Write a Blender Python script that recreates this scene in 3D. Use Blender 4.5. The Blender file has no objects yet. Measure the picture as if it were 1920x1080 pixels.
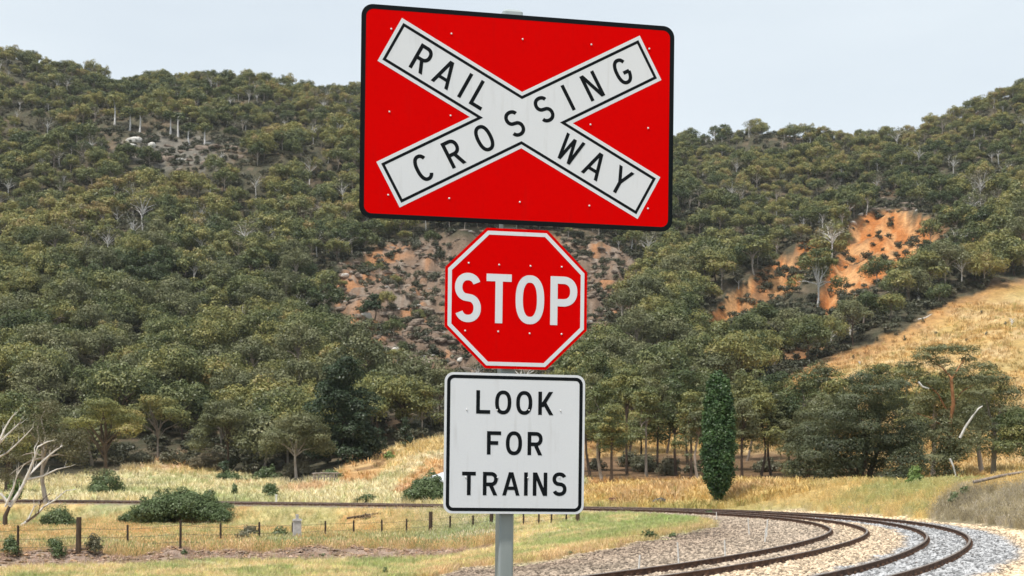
import bpy, math, random
import numpy as np
from mathutils import Vector, Matrix

random.seed(7)
RNG = np.random.default_rng(11)
SC = bpy.context.scene
COL = SC.collection
F = 2600.0      # focal length in photo pixels (1920 wide)
HZ = 893.0      # horizon row
CH = 2.15       # eye height above the rail tops

# ------------------------------------------------------------------ camera
cam_d = bpy.data.cameras.new("camera")
cam = bpy.data.objects.new("camera", cam_d)
COL.objects.link(cam)
cam.location = (0, 0, CH)
cam.rotation_euler = (math.radians(90), 0, 0)
cam_d.sensor_width = 36
cam_d.lens = 36 * F / 1920
cam_d.shift_y = (HZ - 540) / 1920
cam_d.clip_start = 0.1
cam_d.clip_end = 8000
cam_d.dof.use_dof = True
cam_d.dof.focus_distance = 7.45
cam_d.dof.aperture_fstop = 11
SC.camera = cam

# ------------------------------------------------------------------ sky and sun
SUN_EL, SUN_AZ = math.radians(64), math.radians(222)   # azimuth clockwise from +Y: behind the camera, to the left
world = bpy.data.worlds.new("World")
SC.world = world
world.use_nodes = True
wn, wl = world.node_tree.nodes, world.node_tree.links
wn.clear()
w_out = wn.new("ShaderNodeOutputWorld")
w_bg = wn.new("ShaderNodeBackground")
w_bg.inputs[1].default_value = 0.1
sky = wn.new("ShaderNodeTexSky")
sky.sky_type = 'NISHITA'
sky.sun_disc = False
sky.sun_elevation = SUN_EL
sky.sun_rotation = SUN_AZ
sky.air_density = 1.0
sky.dust_density = 1.5
tc = wn.new("ShaderNodeTexCoord")
mp = wn.new("ShaderNodeMapping")
mp.inputs['Scale'].default_value = (1.0, 1.0, 4.2)
nz = wn.new("ShaderNodeTexNoise")
nz.inputs['Scale'].default_value = 1.7
nz.inputs['Detail'].default_value = 5
nz.inputs['Roughness'].default_value = 0.5
cr = wn.new("ShaderNodeValToRGB")
cr.color_ramp.elements[0].position = 0.33
cr.color_ramp.elements[0].color = (0.76, 0.76, 0.76, 1)
cr.color_ramp.elements[1].position = 0.68
cr.color_ramp.elements[1].color = (1, 1, 1, 1)
mx = wn.new("ShaderNodeMix"); mx.data_type = 'RGBA'
mx.inputs[7].default_value = (7.3, 8.0, 8.5, 1)          # thin high cloud
wl.new(tc.outputs['Generated'], mp.inputs[0]); wl.new(mp.outputs[0], nz.inputs['Vector'])
wl.new(nz.outputs['Fac'], cr.inputs[0]); wl.new(cr.outputs[0], mx.inputs[0])
wl.new(sky.outputs[0], mx.inputs[6]); wl.new(mx.outputs[2], w_bg.inputs[0])
wl.new(w_bg.outputs[0], w_out.inputs[0])

sun_d = bpy.data.lights.new("sun", 'SUN')
sun_d.energy = 3.5
sun_d.angle = math.radians(4)
sun_d.color = (1.0, 0.95, 0.87)
sun = bpy.data.objects.new("sun", sun_d)
COL.objects.link(sun)
sdir = Vector((math.sin(SUN_AZ) * math.cos(SUN_EL), math.cos(SUN_AZ) * math.cos(SUN_EL), math.sin(SUN_EL)))
sun.rotation_euler = sdir.to_track_quat('Z', 'Y').to_euler()
sun.location = (0, 0, 60)

SC.view_settings.view_transform = 'Standard'
SC.view_settings.look = 'None'
SC.view_settings.exposure = 0.24
SC.view_settings.gamma = 1.0
SC.view_settings.use_curve_mapping = False

# ------------------------------------------------------------------ numpy helpers
def sstep(a, b, x):
    t = np.clip((x - a) / (b - a), 0, 1)
    return t * t * (3 - 2 * t)

def _hash(ix, iy, seed):
    h = (ix.astype(np.int64) * 374761393 + iy.astype(np.int64) * 668265263 + seed * 974634777) & 0xFFFFFFFF
    h = ((h ^ (h >> 13)) * 1274126177) & 0xFFFFFFFF
    h = h ^ (h >> 16)
    return (h & 0xFFFF) / 65535.0

def vnoise(x, y, seed=0):
    ix, iy = np.floor(x), np.floor(y)
    fx, fy = x - ix, y - iy
    fx, fy = fx * fx * (3 - 2 * fx), fy * fy * (3 - 2 * fy)
    ix, iy = ix.astype(np.int64), iy.astype(np.int64)
    a, b = _hash(ix, iy, seed), _hash(ix + 1, iy, seed)
    c, d = _hash(ix, iy + 1, seed), _hash(ix + 1, iy + 1, seed)
    return (a + (b - a) * fx) * (1 - fy) + (c + (d - c) * fx) * fy

def fbm(x, y, seed=0, o=4):          # about -1 .. 1
    s, a, n = 0, 1.0, 0
    for k in range(o):
        s = s + a * (vnoise(x * 2 ** k, y * 2 ** k, seed + 17 * k) * 2 - 1)
        n += a; a *= 0.5
    return s / n * 1.6

def proj(x, y, z):
    yy = np.maximum(y, 1.0)
    return 960 + F * x / yy, HZ - F * (z - CH) / yy

def poly_sd(px, py, poly):           # signed distance, positive inside
    poly = np.asarray(poly, float)
    n = len(poly)
    best = np.full(px.shape, 1e9)
    ins = np.zeros(px.shape, bool)
    for i in range(n):
        ax, ay = poly[i]; bx, by = poly[(i + 1) % n]
        ex, ey = bx - ax, by - ay
        t = np.clip(((px - ax) * ex + (py - ay) * ey) / (ex * ex + ey * ey), 0, 1)
        best = np.minimum(best, np.hypot(px - ax - t * ex, py - ay - t * ey))
        cross = (ay > py) != (by > py)
        with np.errstate(divide='ignore', invalid='ignore'):
            xi = (bx - ax) * (py - ay) / (by - ay if by != ay else 1e-9) + ax
        ins ^= cross & (px < xi)
    return np.where(ins, best, -best)

# ------------------------------------------------------------------ the railway's plan
D_PX = [(1685, 1078), (1740, 1059), (1782, 1044), (1810, 1027.5), (1824, 1012.5), (1815, 1000), (1800, 994), (1775, 987.5),
        (1735, 980), (1690, 974.5), (1640, 969.5), (1590, 966), (1540, 963.2), (1490, 960.6), (1407, 956.2), (1338, 954),
        (1269, 952.4), (1200, 951), (1097, 949.4), (960, 947), (832, 945), (700, 943), (450, 940), (0, 936)]
Dw = np.array([[(a - 960) * CH / (b - HZ), CH * F / (b - HZ)] for a, b in D_PX])
Dw = np.vstack([[(-9.0, 2.0), (-2.0, 14.0), (3.6, 22.5)], Dw, [(-85, 152), (-150, 183), (-260, 230)]])

def smooth_curve(P, step=0.5, it=60):
    s = np.r_[0, np.cumsum(np.hypot(*np.diff(P, axis=0).T))]
    t = np.arange(0, s[-1], step)
    q = np.c_[np.interp(t, s, P[:, 0]), np.interp(t, s, P[:, 1])]
    for _ in range(it):
        q[1:-1] = (q[:-2] + 2 * q[1:-1] + q[2:]) / 4
    return q
CURVE = smooth_curve(Dw, 0.5, 90)
def offset_curve(q, d):              # to the inside of the bend (left of the direction of travel)
    t = np.gradient(q, axis=0); t /= np.hypot(*t.T)[:, None]
    return q + np.c_[-t[:, 1], t[:, 0]] * (d[:, None] if np.ndim(d) else d)
CTEST = CURVE[::4]

def track_d(x, y):
    x = np.asarray(x, float); y = np.asarray(y, float)
    shp = x.shape
    x, y = x.ravel(), y.ravel()
    out = np.full(x.shape, 300.0)
    sel = np.where((y < 320))[0]
    P = CTEST
    T = np.gradient(P, axis=0); T /= np.hypot(*T.T)[:, None]
    for k in range(0, len(sel), 20000):
        s = sel[k:k + 20000]
        dx = x[s, None] - P[None, :, 0]; dy = y[s, None] - P[None, :, 1]
        d2 = dx * dx + dy * dy
        j = d2.argmin(1)
        r = np.arange(len(s))
        cr_ = T[j, 0] * dy[r, j] - T[j, 1] * dx[r, j]
        along = T[j, 0] * dx[r, j] + T[j, 1] * dy[r, j]
        perp = np.abs(cr_)
        dd = np.where((j == 0) | (j == len(P) - 1), np.sqrt(d2[r, j]), perp)
        out[s] = np.where(cr_ > 0, dd, -dd)
    out[y >= 320] = -300
    return out.reshape(shp)

# ------------------------------------------------------------------ ground height
TY = np.array([140, 170, 200, 240, 300, 380, 480, 600, 750.])
TPX = np.array([-500, 0, 240, 480, 670, 830, 960, 1100, 1300, 1500, 1700, 1920, 2400.])
TPY = np.array([
    [930, 912, 890, 825, 690, 545, 390, 220, 70],
    [932, 912, 893, 830, 700, 560, 410, 250, 112],
    [932, 910, 888, 822, 700, 558, 410, 254, 136],
    [932, 908, 892, 826, 700, 562, 420, 268, 156],
    [931, 902, 862, 800, 690, 566, 430, 288, 184],
    [926, 888, 838, 790, 695, 578, 440, 312, 215],
    [918, 888, 848, 792, 698, 580, 450, 340, 265],
    [909, 888, 855, 800, 702, 582, 460, 345, 252],
    [908, 885, 850, 798, 716, 606, 490, 368, 258],
    [908, 878, 832, 770, 690, 588, 482, 370, 274],
    [908, 866, 812, 745, 655, 552, 440, 325, 248],
    [906, 850, 790, 720, 630, 522, 398, 275, 185],
    [900, 835, 765, 690, 590, 470, 340, 215, 120]])
TZ = CH + (HZ - TPY) * TY[None, :] / F

def table_z(x, y):
    yy = np.clip(y, 140, 750)
    px = np.clip(960 + F * x / yy, -500, 2400)
    i = np.clip(np.searchsorted(TPX, px) - 1, 0, len(TPX) - 2)
    j = np.clip(np.searchsorted(TY, yy) - 1, 0, len(TY) - 2)
    u = (px - TPX[i]) / (TPX[i + 1] - TPX[i]); u = u * u * (3 - 2 * u) * 0.5 + u * 0.5
    v = (yy - TY[j]) / (TY[j + 1] - TY[j])
    def row(jj):
        return TZ[i, jj] * (1 - u) + TZ[i + 1, jj] * u
    # monotone-ish cubic in depth
    z0, z1 = row(j), row(j + 1)
    jm, jp = np.clip(j - 1, 0, None), np.clip(j + 2, None, len(TY) - 1)
    m0 = (z1 - row(jm)) / (TY[j + 1] - TY[jm]); m1 = (row(jp) - z0) / (TY[jp] - TY[j])
    h = TY[j + 1] - TY[j]
    v2, v3 = v * v, v ** 3
    z = (2 * v3 - 3 * v2 + 1) * z0 + (v3 - 2 * v2 + v) * h * m0 + (-2 * v3 + 3 * v2) * z1 + (v3 - v2) * h * m1
    z = z + np.where(y > 750, (y - 750) * 0.10 - (y - 750) ** 2 * 0.0004, 0)
    return z

SLIP = [(1542, 540), (1556, 500), (1580, 470), (1585, 430), (1612, 405), (1650, 396), (1692, 398), (1735, 410), (1785, 432), (1780, 452), (1730, 468), (1700, 492), (1668, 520), (1620, 540), (1585, 565), (1550, 592), (1525, 575)]
SLIP2 = [(1290, 640), (1335, 585), (1390, 536), (1450, 492), (1508, 454), (1545, 446), (1556, 474), (1508, 515), (1480, 552), (1440, 572), (1385, 595), (1330, 630)]
SLIP3 = [(1690, 405), (1750, 424), (1835, 440), (1850, 452), (1760, 452), (1720, 440)]
SCREE = [(612, 535), (640, 500), (700, 470), (750, 448), (800, 445), (870, 438), (1000, 436), (1140, 450), (1190, 480), (1200, 560), (1140, 640),
         (1000, 700), (900, 712), (800, 700), (730, 690), (700, 640), (640, 600)]

TRUNKS = [(165, 232), (230, 222), (350, 235), (470, 268), (470, 320), (380, 325), (250, 312), (200, 275)]
SCREE_LOW = [(610, 560), (660, 560), (760, 690), (900, 712), (1040, 690), (1150, 610), (1160, 690), (1060, 760), (900, 775), (740, 770), (690, 700)]
SLIP_LOW = [(1290, 630), (1380, 575), (1475, 540), (1480, 575), (1430, 610), (1360, 650), (1290, 680)]
def ground(x, y, noise=True):
    x = np.asarray(x, float); y = np.asarray(y, float)
    d = track_d(x, y)
    base = -1.75 + 1.0 * sstep(-2, 14, x) + 0.5 * sstep(50, 25, y) 
    width = 6 + 12 * sstep(-14, 0, x) 
    zin = base + (-0.17 - base) * (1 - sstep(7.4, 7.4 + width, d))
    # the ridge of cleared dirt in front of the fence
    yf = 60.5 + (x + 24) * 0.42
    rid = np.exp(-((y - yf) / 1.6) ** 2) * sstep(1, -9, x)
    zin = zin + rid * (0.34 + 0.30 * fbm(x / 1.2, y / 1.2, 5))
    amp = sstep(0, 16, x)
    right = sstep(12, 24, x) * sstep(92, 70, y)
    zout = -0.17 + (1.55 + right * 0.75) * amp * sstep(2.6, 11 - 2 * right, -d) + 0.2 * (1 - amp) * sstep(3, 10, -d)
    tz = table_z(x, y)
    w = sstep(9, 26, -d)
    zo = zout * (1 - w) + tz * w
    z = np.where(d > 0, zin, zo)
    if noise:
        off = np.minimum(sstep(7, 12, d) + sstep(2.4, 6, -d), 1)
        z = z + off * (0.16 * fbm(x / 9, y / 9, 1) + 0.05 * fbm(x / 1.7, y / 1.7, 2))
        far = sstep(12, 60, -d) * sstep(125, 220, y)
        z = z + far * (fbm(x / 70, y / 70, 8, 5) * np.clip((y - 150) / 600, 0, 1) * 15 * (1 - 0.45 * sstep(560, 740, y)))
        px, py = proj(x, y, z)
        s = sstep(-6, 10, np.maximum(poly_sd(px, py, SLIP), poly_sd(px, py, SLIP2))) * (y > 250)
        z = z - s * 4.5 + s * 2.2 * fbm(x / 9, y / 14, 21, 4) + s * 1.3 * fbm(x / 2.8, y / 12, 23, 3)
        s = sstep(-5, 10, poly_sd(px, py, SCREE)) * (y > 250)
        z = z + s * 2.4 * fbm(x / 8, y / 8, 22, 4) 
        fr = (y / 24 + 0.9 * fbm(x / 34, y / 34, 25, 3)) % 1.0
        z = z + s * 7.0 * (sstep(0.62, 0.97, fr) - fr) + s * 1.4 * fbm(x / 3.2, y / 16, 26, 3)
        # eroded bank beyond the far track
        b = sstep(6, 9, -d) * sstep(150, 120, y) * sstep(0, 20, x)
        z = z + b * 0.35 * fbm(x / 3.5, y / 3.5, 31, 3)
    return z

def gz(x, y):
    return float(ground(np.array([x]), np.array([y]))[0])

def hit(px, py, y0=24.0, y1=900.0):
    """first place where the sight line through a photo pixel meets the ground"""
    yy = y0 * np.exp(np.linspace(0, math.log(y1 / y0), 900))
    xx = (px - 960) / F * yy
    z = ground(xx, yy)
    ray = CH + (HZ - py) / F * yy
    k = np.where(z >= ray)[0]
    k = int(k[0]) if len(k) else len(yy) - 1
    return float(xx[k]), float(yy[k]), float(z[k])

# ------------------------------------------------------------------ mesh helpers
def tag(o, label=None, cat=None, group=None, kind=None):
    if label: o['label'] = label
    if cat: o['category'] = cat
    if group: o['group'] = group
    if kind: o['kind'] = kind
    return o

def empty(name, loc, label=None, cat=None, group=None):
    o = bpy.data.objects.new(name, None)
    o.empty_display_size = 0.3
    COL.objects.link(o); o.location = loc
    return tag(o, label, cat, group)

def link(name, me, parent=None, coll=None):
    o = bpy.data.objects.new(name, me)
    (coll or COL).objects.link(o)
    if parent: o.parent = parent
    return o

def np_mesh(name, V, Q, mats=(), mi=None, smooth=False, attrs=None):
    """Q: (n,k) int array of equal-sided faces"""
    V = np.asarray(V, np.float32); Q = np.asarray(Q, np.int32)
    me = bpy.data.meshes.new(name)
    n, k = Q.shape
    me.vertices.add(len(V)); me.vertices.foreach_set('co', V.ravel())
    me.loops.add(n * k); me.loops.foreach_set('vertex_index', Q.ravel())
    me.polygons.add(n)
    me.polygons.foreach_set('loop_start', np.arange(0, n * k, k, dtype=np.int32))
    if mi is not None: me.polygons.foreach_set('material_index', np.asarray(mi, np.int32))
    me.polygons.foreach_set('use_smooth', np.full(n, smooth))
    for m in mats: me.materials.append(m)
    for an, (typ, data) in (attrs or {}).items():
        a = me.attributes.new(an, typ, 'POINT')
        a.data.foreach_set({'FLOAT': 'value', 'INT': 'value', 'FLOAT_COLOR': 'color', 'FLOAT_VECTOR': 'vector'}[typ], np.asarray(data).ravel())
    me.update(calc_edges=True)
    me.validate()
    return me

class MB:
    """collects polygons for one mesh"""
    def __init__(self): self.v, self.f, self.s = [], [], []
    def add(self, verts, faces, smooth=False):
        b = len(self.v)
        self.v += [tuple(p) for p in verts]
        self.f += [tuple(i + b for i in f) for f in faces]
        self.s += [smooth] * len(faces)
    def box(self, c, s, rot=0.0, jit=0.0, rnd=random):
        cx, cy, cz = c; hx, hy, hz = s[0] / 2, s[1] / 2, s[2] / 2
        vs = []
        for sz in (-1, 1):
            for sx, sy in ((-1, -1), (1, -1), (1, 1), (-1, 1)):
                x, y, z = sx * hx, sy * hy, sz * hz
                if jit: x += rnd.uniform(-jit, jit); y += rnd.uniform(-jit, jit); z += rnd.uniform(-jit, jit)
                vs.append((cx + x * math.cos(rot) - y * math.sin(rot), cy + x * math.sin(rot) + y * math.cos(rot), cz + z))
        self.add(vs, [(0, 3, 2, 1), (4, 5, 6, 7), (0, 1, 5, 4), (1, 2, 6, 5), (2, 3, 7, 6), (3, 0, 4, 7)])
    def tube(self, pts, rads, n=6, cap=True):
        pts = [Vector(p) for p in pts]
        vs = []
        up = Vector((0.13, 0.21, 0.97))
        for i, p in enumerate(pts):
            t = (pts[min(i + 1, len(pts) - 1)] - pts[max(i - 1, 0)])
            t = t.normalized() if t.length > 1e-6 else Vector((0, 0, 1))
            a = t.cross(Vector((1, 0.1, 0)) if abs(t.z) > 0.8 else up).normalized()
            b = t.cross(a).normalized()
            for k in range(n):
                th = 2 * math.pi * k / n
                vs.append(p + (a * math.cos(th) + b * math.sin(th)) * rads[i])
        fs = []
        for i in range(len(pts) - 1):
            for k in range(n):
                fs.append((i * n + k, i * n + (k + 1) % n, (i + 1) * n + (k + 1) % n, (i + 1) * n + k))
        self.add(vs, fs, True)
        if cap:
            self.add(vs[-n:], [tuple(range(n))]); self.add(vs[:n], [tuple(range(n - 1, -1, -1))])
    def mesh(self, name, mats=()):
        me = bpy.data.meshes.new(name)
        me.from_pydata(self.v, [], self.f)
        me.polygons.foreach_set('use_smooth', self.s)
        for m in (mats if isinstance(mats, (list, tuple)) else [mats]): me.materials.append(m)
        me.update()
        return me
    def obj(self, name, mats, parent=None):
        return link(name, self.mesh(name, mats), parent)

# ------------------------------------------------------------------ materials
def mat(name, color=(0.5, 0.5, 0.5), rough=0.7, metal=0.0, spec=0.5):
    m = bpy.data.materials.new(name); m.use_nodes = True
    b = m.node_tree.nodes['Principled BSDF']
    b.inputs['Base Color'].default_value = (*color, 1)
    b.inputs['Roughness'].default_value = rough
    b.inputs['Metallic'].default_value = metal
    b.inputs['Specular IOR Level'].default_value = spec
    return m

def N(m, typ, **kw):
    n = m.node_tree.nodes.new(typ)
    for k, v in kw.items():
        if k.startswith('i_'): n.inputs[k[2:]].default_value = v
        else: setattr(n, k, v)
    return n

def noisy(name, c0, c1, scale=8, rough=0.8, detail=6, bump=0.3, dist=0.02, metal=0, spec=0.3, stretch=(1, 1, 1), p0=0.35, p1=0.65):
    m = mat(name, c0, rough, metal, spec)
    L = m.node_tree.links; b = m.node_tree.nodes['Principled BSDF']
    t = N(m, 'ShaderNodeTexCoord'); mpn = N(m, 'ShaderNodeMapping'); mpn.inputs['Scale'].default_value = stretch
    n = N(m, 'ShaderNodeTexNoise'); n.inputs['Scale'].default_value = scale; n.inputs['Detail'].default_value = detail
    r = N(m, 'ShaderNodeValToRGB')
    r.color_ramp.elements[0].position = p0; r.color_ramp.elements[0].color = (*c0, 1)
    r.color_ramp.elements[1].position = p1; r.color_ramp.elements[1].color = (*c1, 1)
    L.new(t.outputs['Object'], mpn.inputs[0]); L.new(mpn.outputs[0], n.inputs['Vector'])
    L.new(n.outputs['Fac'], r.inputs[0]); L.new(r.outputs[0], b.inputs['Base Color'])
    if bump:
        bp = N(m, 'ShaderNodeBump'); bp.inputs['Strength'].default_value = bump; bp.inputs['Distance'].default_value = dist
        L.new(n.outputs['Fac'], bp.inputs['Height']); L.new(bp.outputs[0], b.inputs['Normal'])
    return m

def leaf_mat(name, cols, rand=1.0, transl=0.12, patch=0.012):
    """cols: ramp of leaf colours; the pick depends on the plant, its clump and where it grows"""
    m = bpy.data.materials.new(name); m.use_nodes = True
    nt = m.node_tree; nt.nodes.clear(); L = nt.links
    out = N(m, 'ShaderNodeOutputMaterial')
    oi = N(m, 'ShaderNodeObjectInfo')
    av = N(m, 'ShaderNodeAttribute', attribute_name='v')
    nzl = N(m, 'ShaderNodeTexNoise'); nzl.inputs['Scale'].default_value = patch; nzl.inputs['Detail'].default_value = 2
    L.new(oi.outputs['Location'], nzl.inputs['Vector'])
    a = N(m, 'ShaderNodeMath', operation='MULTIPLY_ADD'); a.inputs[1].default_value = 0.62 * rand
    L.new(oi.outputs['Random'], a.inputs[0])
    sc = N(m, 'ShaderNodeMath', operation='MULTIPLY_ADD'); sc.inputs[1].default_value = 1.3 * rand; sc.inputs[2].default_value = -0.65 * rand - 0.31 * rand
    L.new(nzl.outputs['Fac'], sc.inputs[0]); L.new(sc.outputs[0], a.inputs[2])
    b = N(m, 'ShaderNodeMath', operation='ADD', use_clamp=True); L.new(a.outputs[0], b.inputs[0]); L.new(av.outputs['Fac'], b.inputs[1])
    r = N(m, 'ShaderNodeValToRGB'); L.new(b.outputs[0], r.inputs[0])
    els = r.color_ramp.elements
    for i, c in enumerate(cols):
        p = i / (len(cols) - 1)
        e = els[0] if i == 0 else (els[len(els) - 1] if i == len(cols) - 1 else els.new(p))
        e.position = p; e.color = (*c, 1)
    df = N(m, 'ShaderNodeBsdfDiffuse'); tr = N(m, 'ShaderNodeBsdfTranslucent'); gl = N(m, 'ShaderNodeBsdfGlossy')
    gl.inputs['Roughness'].default_value = 0.45
    L.new(r.outputs[0], df.inputs[0]); L.new(r.outputs[0], tr.inputs[0])
    mx1 = N(m, 'ShaderNodeMixShader'); mx1.inputs[0].default_value = transl
    L.new(df.outputs[0], mx1.inputs[1]); L.new(tr.outputs[0], mx1.inputs[2])
    mx2 = N(m, 'ShaderNodeMixShader'); mx2.inputs[0].default_value = 0.035
    L.new(mx1.outputs[0], mx2.inputs[1]); L.new(gl.outputs[0], mx2.inputs[2])
    L.new(mx2.outputs[0], out.inputs[0])
    return m

M = {}
GUM = [(0.054, 0.077, 0.030), (0.098, 0.121, 0.040), (0.154, 0.171, 0.070), (0.224, 0.222, 0.070), (0.328, 0.297, 0.095), (0.294, 0.216, 0.090)]
M['gum'] = leaf_mat('gum_leaves', GUM)
M['gum_near'] = leaf_mat('gum_leaves_near', [(0.077, 0.087, 0.038), (0.135, 0.146, 0.067), (0.200, 0.201, 0.096), (0.272, 0.249, 0.118)], 0.5)
M['gum_dark'] = leaf_mat('dark_gum_leaves', [(0.036, 0.044, 0.021), (0.063, 0.076, 0.036), (0.097, 0.111, 0.055), (0.143, 0.148, 0.076)], 0.3)
M['olive'] = leaf_mat('thin_olive_leaves', [(0.09, 0.085, 0.04), (0.14, 0.13, 0.06), (0.20, 0.18, 0.085)], 0.3)
M['pine'] = leaf_mat('dark_pine_needles', [(0.028, 0.046, 0.022), (0.045, 0.07, 0.032), (0.07, 0.10, 0.045)], 0.3, 0.1)
M['cypress'] = leaf_mat('cypress_foliage', [(0.016, 0.036, 0.012), (0.036, 0.078, 0.022), (0.075, 0.135, 0.04), (0.13, 0.20, 0.07)], 0.1, 0.12)
M['bush'] = leaf_mat('green_bush_leaves', [(0.075, 0.108, 0.04), (0.12, 0.165, 0.068), (0.19, 0.24, 0.11)], 0.3)
M['lush'] = leaf_mat('bright_green_leaves', [(0.10, 0.16, 0.04), (0.16, 0.24, 0.06), (0.24, 0.32, 0.1)], 0.3)
M['under'] = leaf_mat('understory_leaves', [(0.05, 0.055, 0.03), (0.08, 0.085, 0.05), (0.12, 0.115, 0.07), (0.17, 0.15, 0.10)], 1.0)  # darker than the open scrub, shade of the tree gaps in the leaf colour
M['scrub'] = leaf_mat('scrub_leaves', [(0.098, 0.099, 0.055), (0.149, 0.143, 0.088), (0.218, 0.193, 0.121), (0.276, 0.226, 0.143)], 1.0)

def bark(name, c0, c1, c2):
    m = noisy(name, c0, c1, 3.0, 0.85, 5, 0.4, 0.02, stretch=(1, 1, 0.35))
    nt = m.node_tree; L = nt.links
    b = nt.nodes['Principled BSDF']; r = [n for n in nt.nodes if n.type == 'VALTORGB'][0]
    oi = N(m, 'ShaderNodeObjectInfo')
    mm = N(m, 'ShaderNodeMix'); mm.data_type = 'RGBA'; mm.inputs[7].default_value = (*c2, 1)
    rr = N(m, 'ShaderNodeMath', operation='MULTIPLY'); rr.inputs[1].default_value = 0.9
    L.new(oi.outputs['Random'], rr.inputs[0]); L.new(rr.outputs[0], mm.inputs[0])
    L.new(r.outputs[0], mm.inputs[6]); L.new(mm.outputs[2], b.inputs['Base Color'])
    return m
M['bark'] = bark('pale_gum_bark', (0.50, 0.45, 0.40), (0.33, 0.27, 0.21), (0.13, 0.095, 0.07))
M['bark_dark'] = bark('dark_rough_bark', (0.07, 0.05, 0.035), (0.13, 0.09, 0.065), (0.05, 0.035, 0.027))
M['bark_white'] = noisy('white_dead_wood', (0.30, 0.27, 0.24), (0.66, 0.63, 0.60), 2.2, 0.8, 6, 0.3, 0.02, p0=0.3, p1=0.5)
M['bark_orange'] = noisy('orange_peeling_bark', (0.42, 0.20, 0.09), (0.25, 0.11, 0.05), 2.0, 0.8, 5, 0.3)
M['wood'] = noisy('weathered_fence_wood', (0.045, 0.03, 0.022), (0.11, 0.075, 0.05), 9, 0.9, 6, 0.5, 0.01, stretch=(1, 1, 0.2))
M['wood_grey'] = noisy('grey_timber', (0.16, 0.13, 0.11), (0.32, 0.27, 0.23), 6, 0.9, 6, 0.5, 0.01)
M['steel_post'] = noisy('rusty_steel_picket', (0.03, 0.022, 0.02), (0.07, 0.045, 0.03), 12, 0.8, 4, 0.2)
M['wire'] = mat('fence_wire', (0.10, 0.09, 0.08), 0.6, 0.3)
M['white_post'] = noisy('white_stake_paint', (0.78, 0.77, 0.74), (0.55, 0.52, 0.48), 10, 0.7, 4, 0.1)
M['concrete'] = noisy('grey_concrete', (0.36, 0.33, 0.33), (0.52, 0.50, 0.49), 7, 0.9, 8, 0.5, 0.015)
M['rock'] = noisy('grey_hill_rock', (0.12, 0.09, 0.07), (0.29, 0.23, 0.18), 0.8, 0.95, 8, 0.8, 0.15)
M['rock_white'] = noisy('pale_boulder_rock', (0.50, 0.47, 0.42), (0.68, 0.65, 0.6), 0.9, 0.9, 8, 0.6, 0.12)
M['rock_dark'] = noisy('dark_boulder_rock', (0.012, 0.012, 0.014), (0.05, 0.045, 0.04), 0.7, 0.9, 8, 0.8, 0.15)  # near-black mottled rock
M['tin'] = noisy('pale_roof_sheeting', (0.62, 0.64, 0.66), (0.74, 0.76, 0.78), 2, 0.5, 3, 0.0)
M['shed_wall'] = noisy('pale_green_wall_sheeting', (0.34, 0.38, 0.34), (0.42, 0.45, 0.41), 2, 0.6, 3, 0.0)

# ------------------------------------------------------------------ ground colour
GOLD = np.array([0.62, 0.47, 0.225]); PALEGOLD = np.array([0.68, 0.57, 0.36]); GREEN = np.array([0.35, 0.39, 0.18])
ORANGE = np.array([0.49, 0.18, 0.052]); ORANGE2 = np.array([0.58, 0.315, 0.14]); BROWN = np.array([0.145, 0.085, 0.05])
FOREST = np.array([0.085, 0.075, 0.048]); GRAVEL = np.array([0.33, 0.27, 0.215]); GREY = np.array([0.29, 0.295, 0.31])  # FOREST is darkened: shade between the crowns put into the floor colour
PURPLE = np.array([0.36, 0.265, 0.21]); SCREEC = np.array([0.20, 0.14, 0.10]); TAN = np.array([0.52, 0.41, 0.29])

GOLD_HILL = [(1440, 730), (1520, 688), (1600, 655), (1700, 612), (1800, 562), (1920, 518), (2100, 450), (2600, 300), (2600, 1000), (1480, 915), (1080, 915),
             (1080, 840), (1180, 800), (1300, 770)]
LEFT_GOLD = [(-400, 905), (60, 900), (230, 878), (250, 862), (330, 855), (430, 885), (560, 905), (620, 885), (660, 862), (720, 838), (760, 832),
             (840, 815), (1000, 800), (1100, 905), (1100, 1090), (-400, 1090)]
GRAV = [(790, 1095), (870, 1068), (1000, 1056), (1100, 1039), (1200, 1016), (1290, 1000), (1350, 987), (1320, 972), (1390, 962), (1480, 959),
        (1640, 968), (1740, 975), (1830, 984), (1900, 994), (2000, 1003), (2600, 1030), (2600, 1600), (200, 1600)]

def mixc(c, col, m):
    return c * (1 - m[..., None]) + col * m[..., None]

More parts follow.
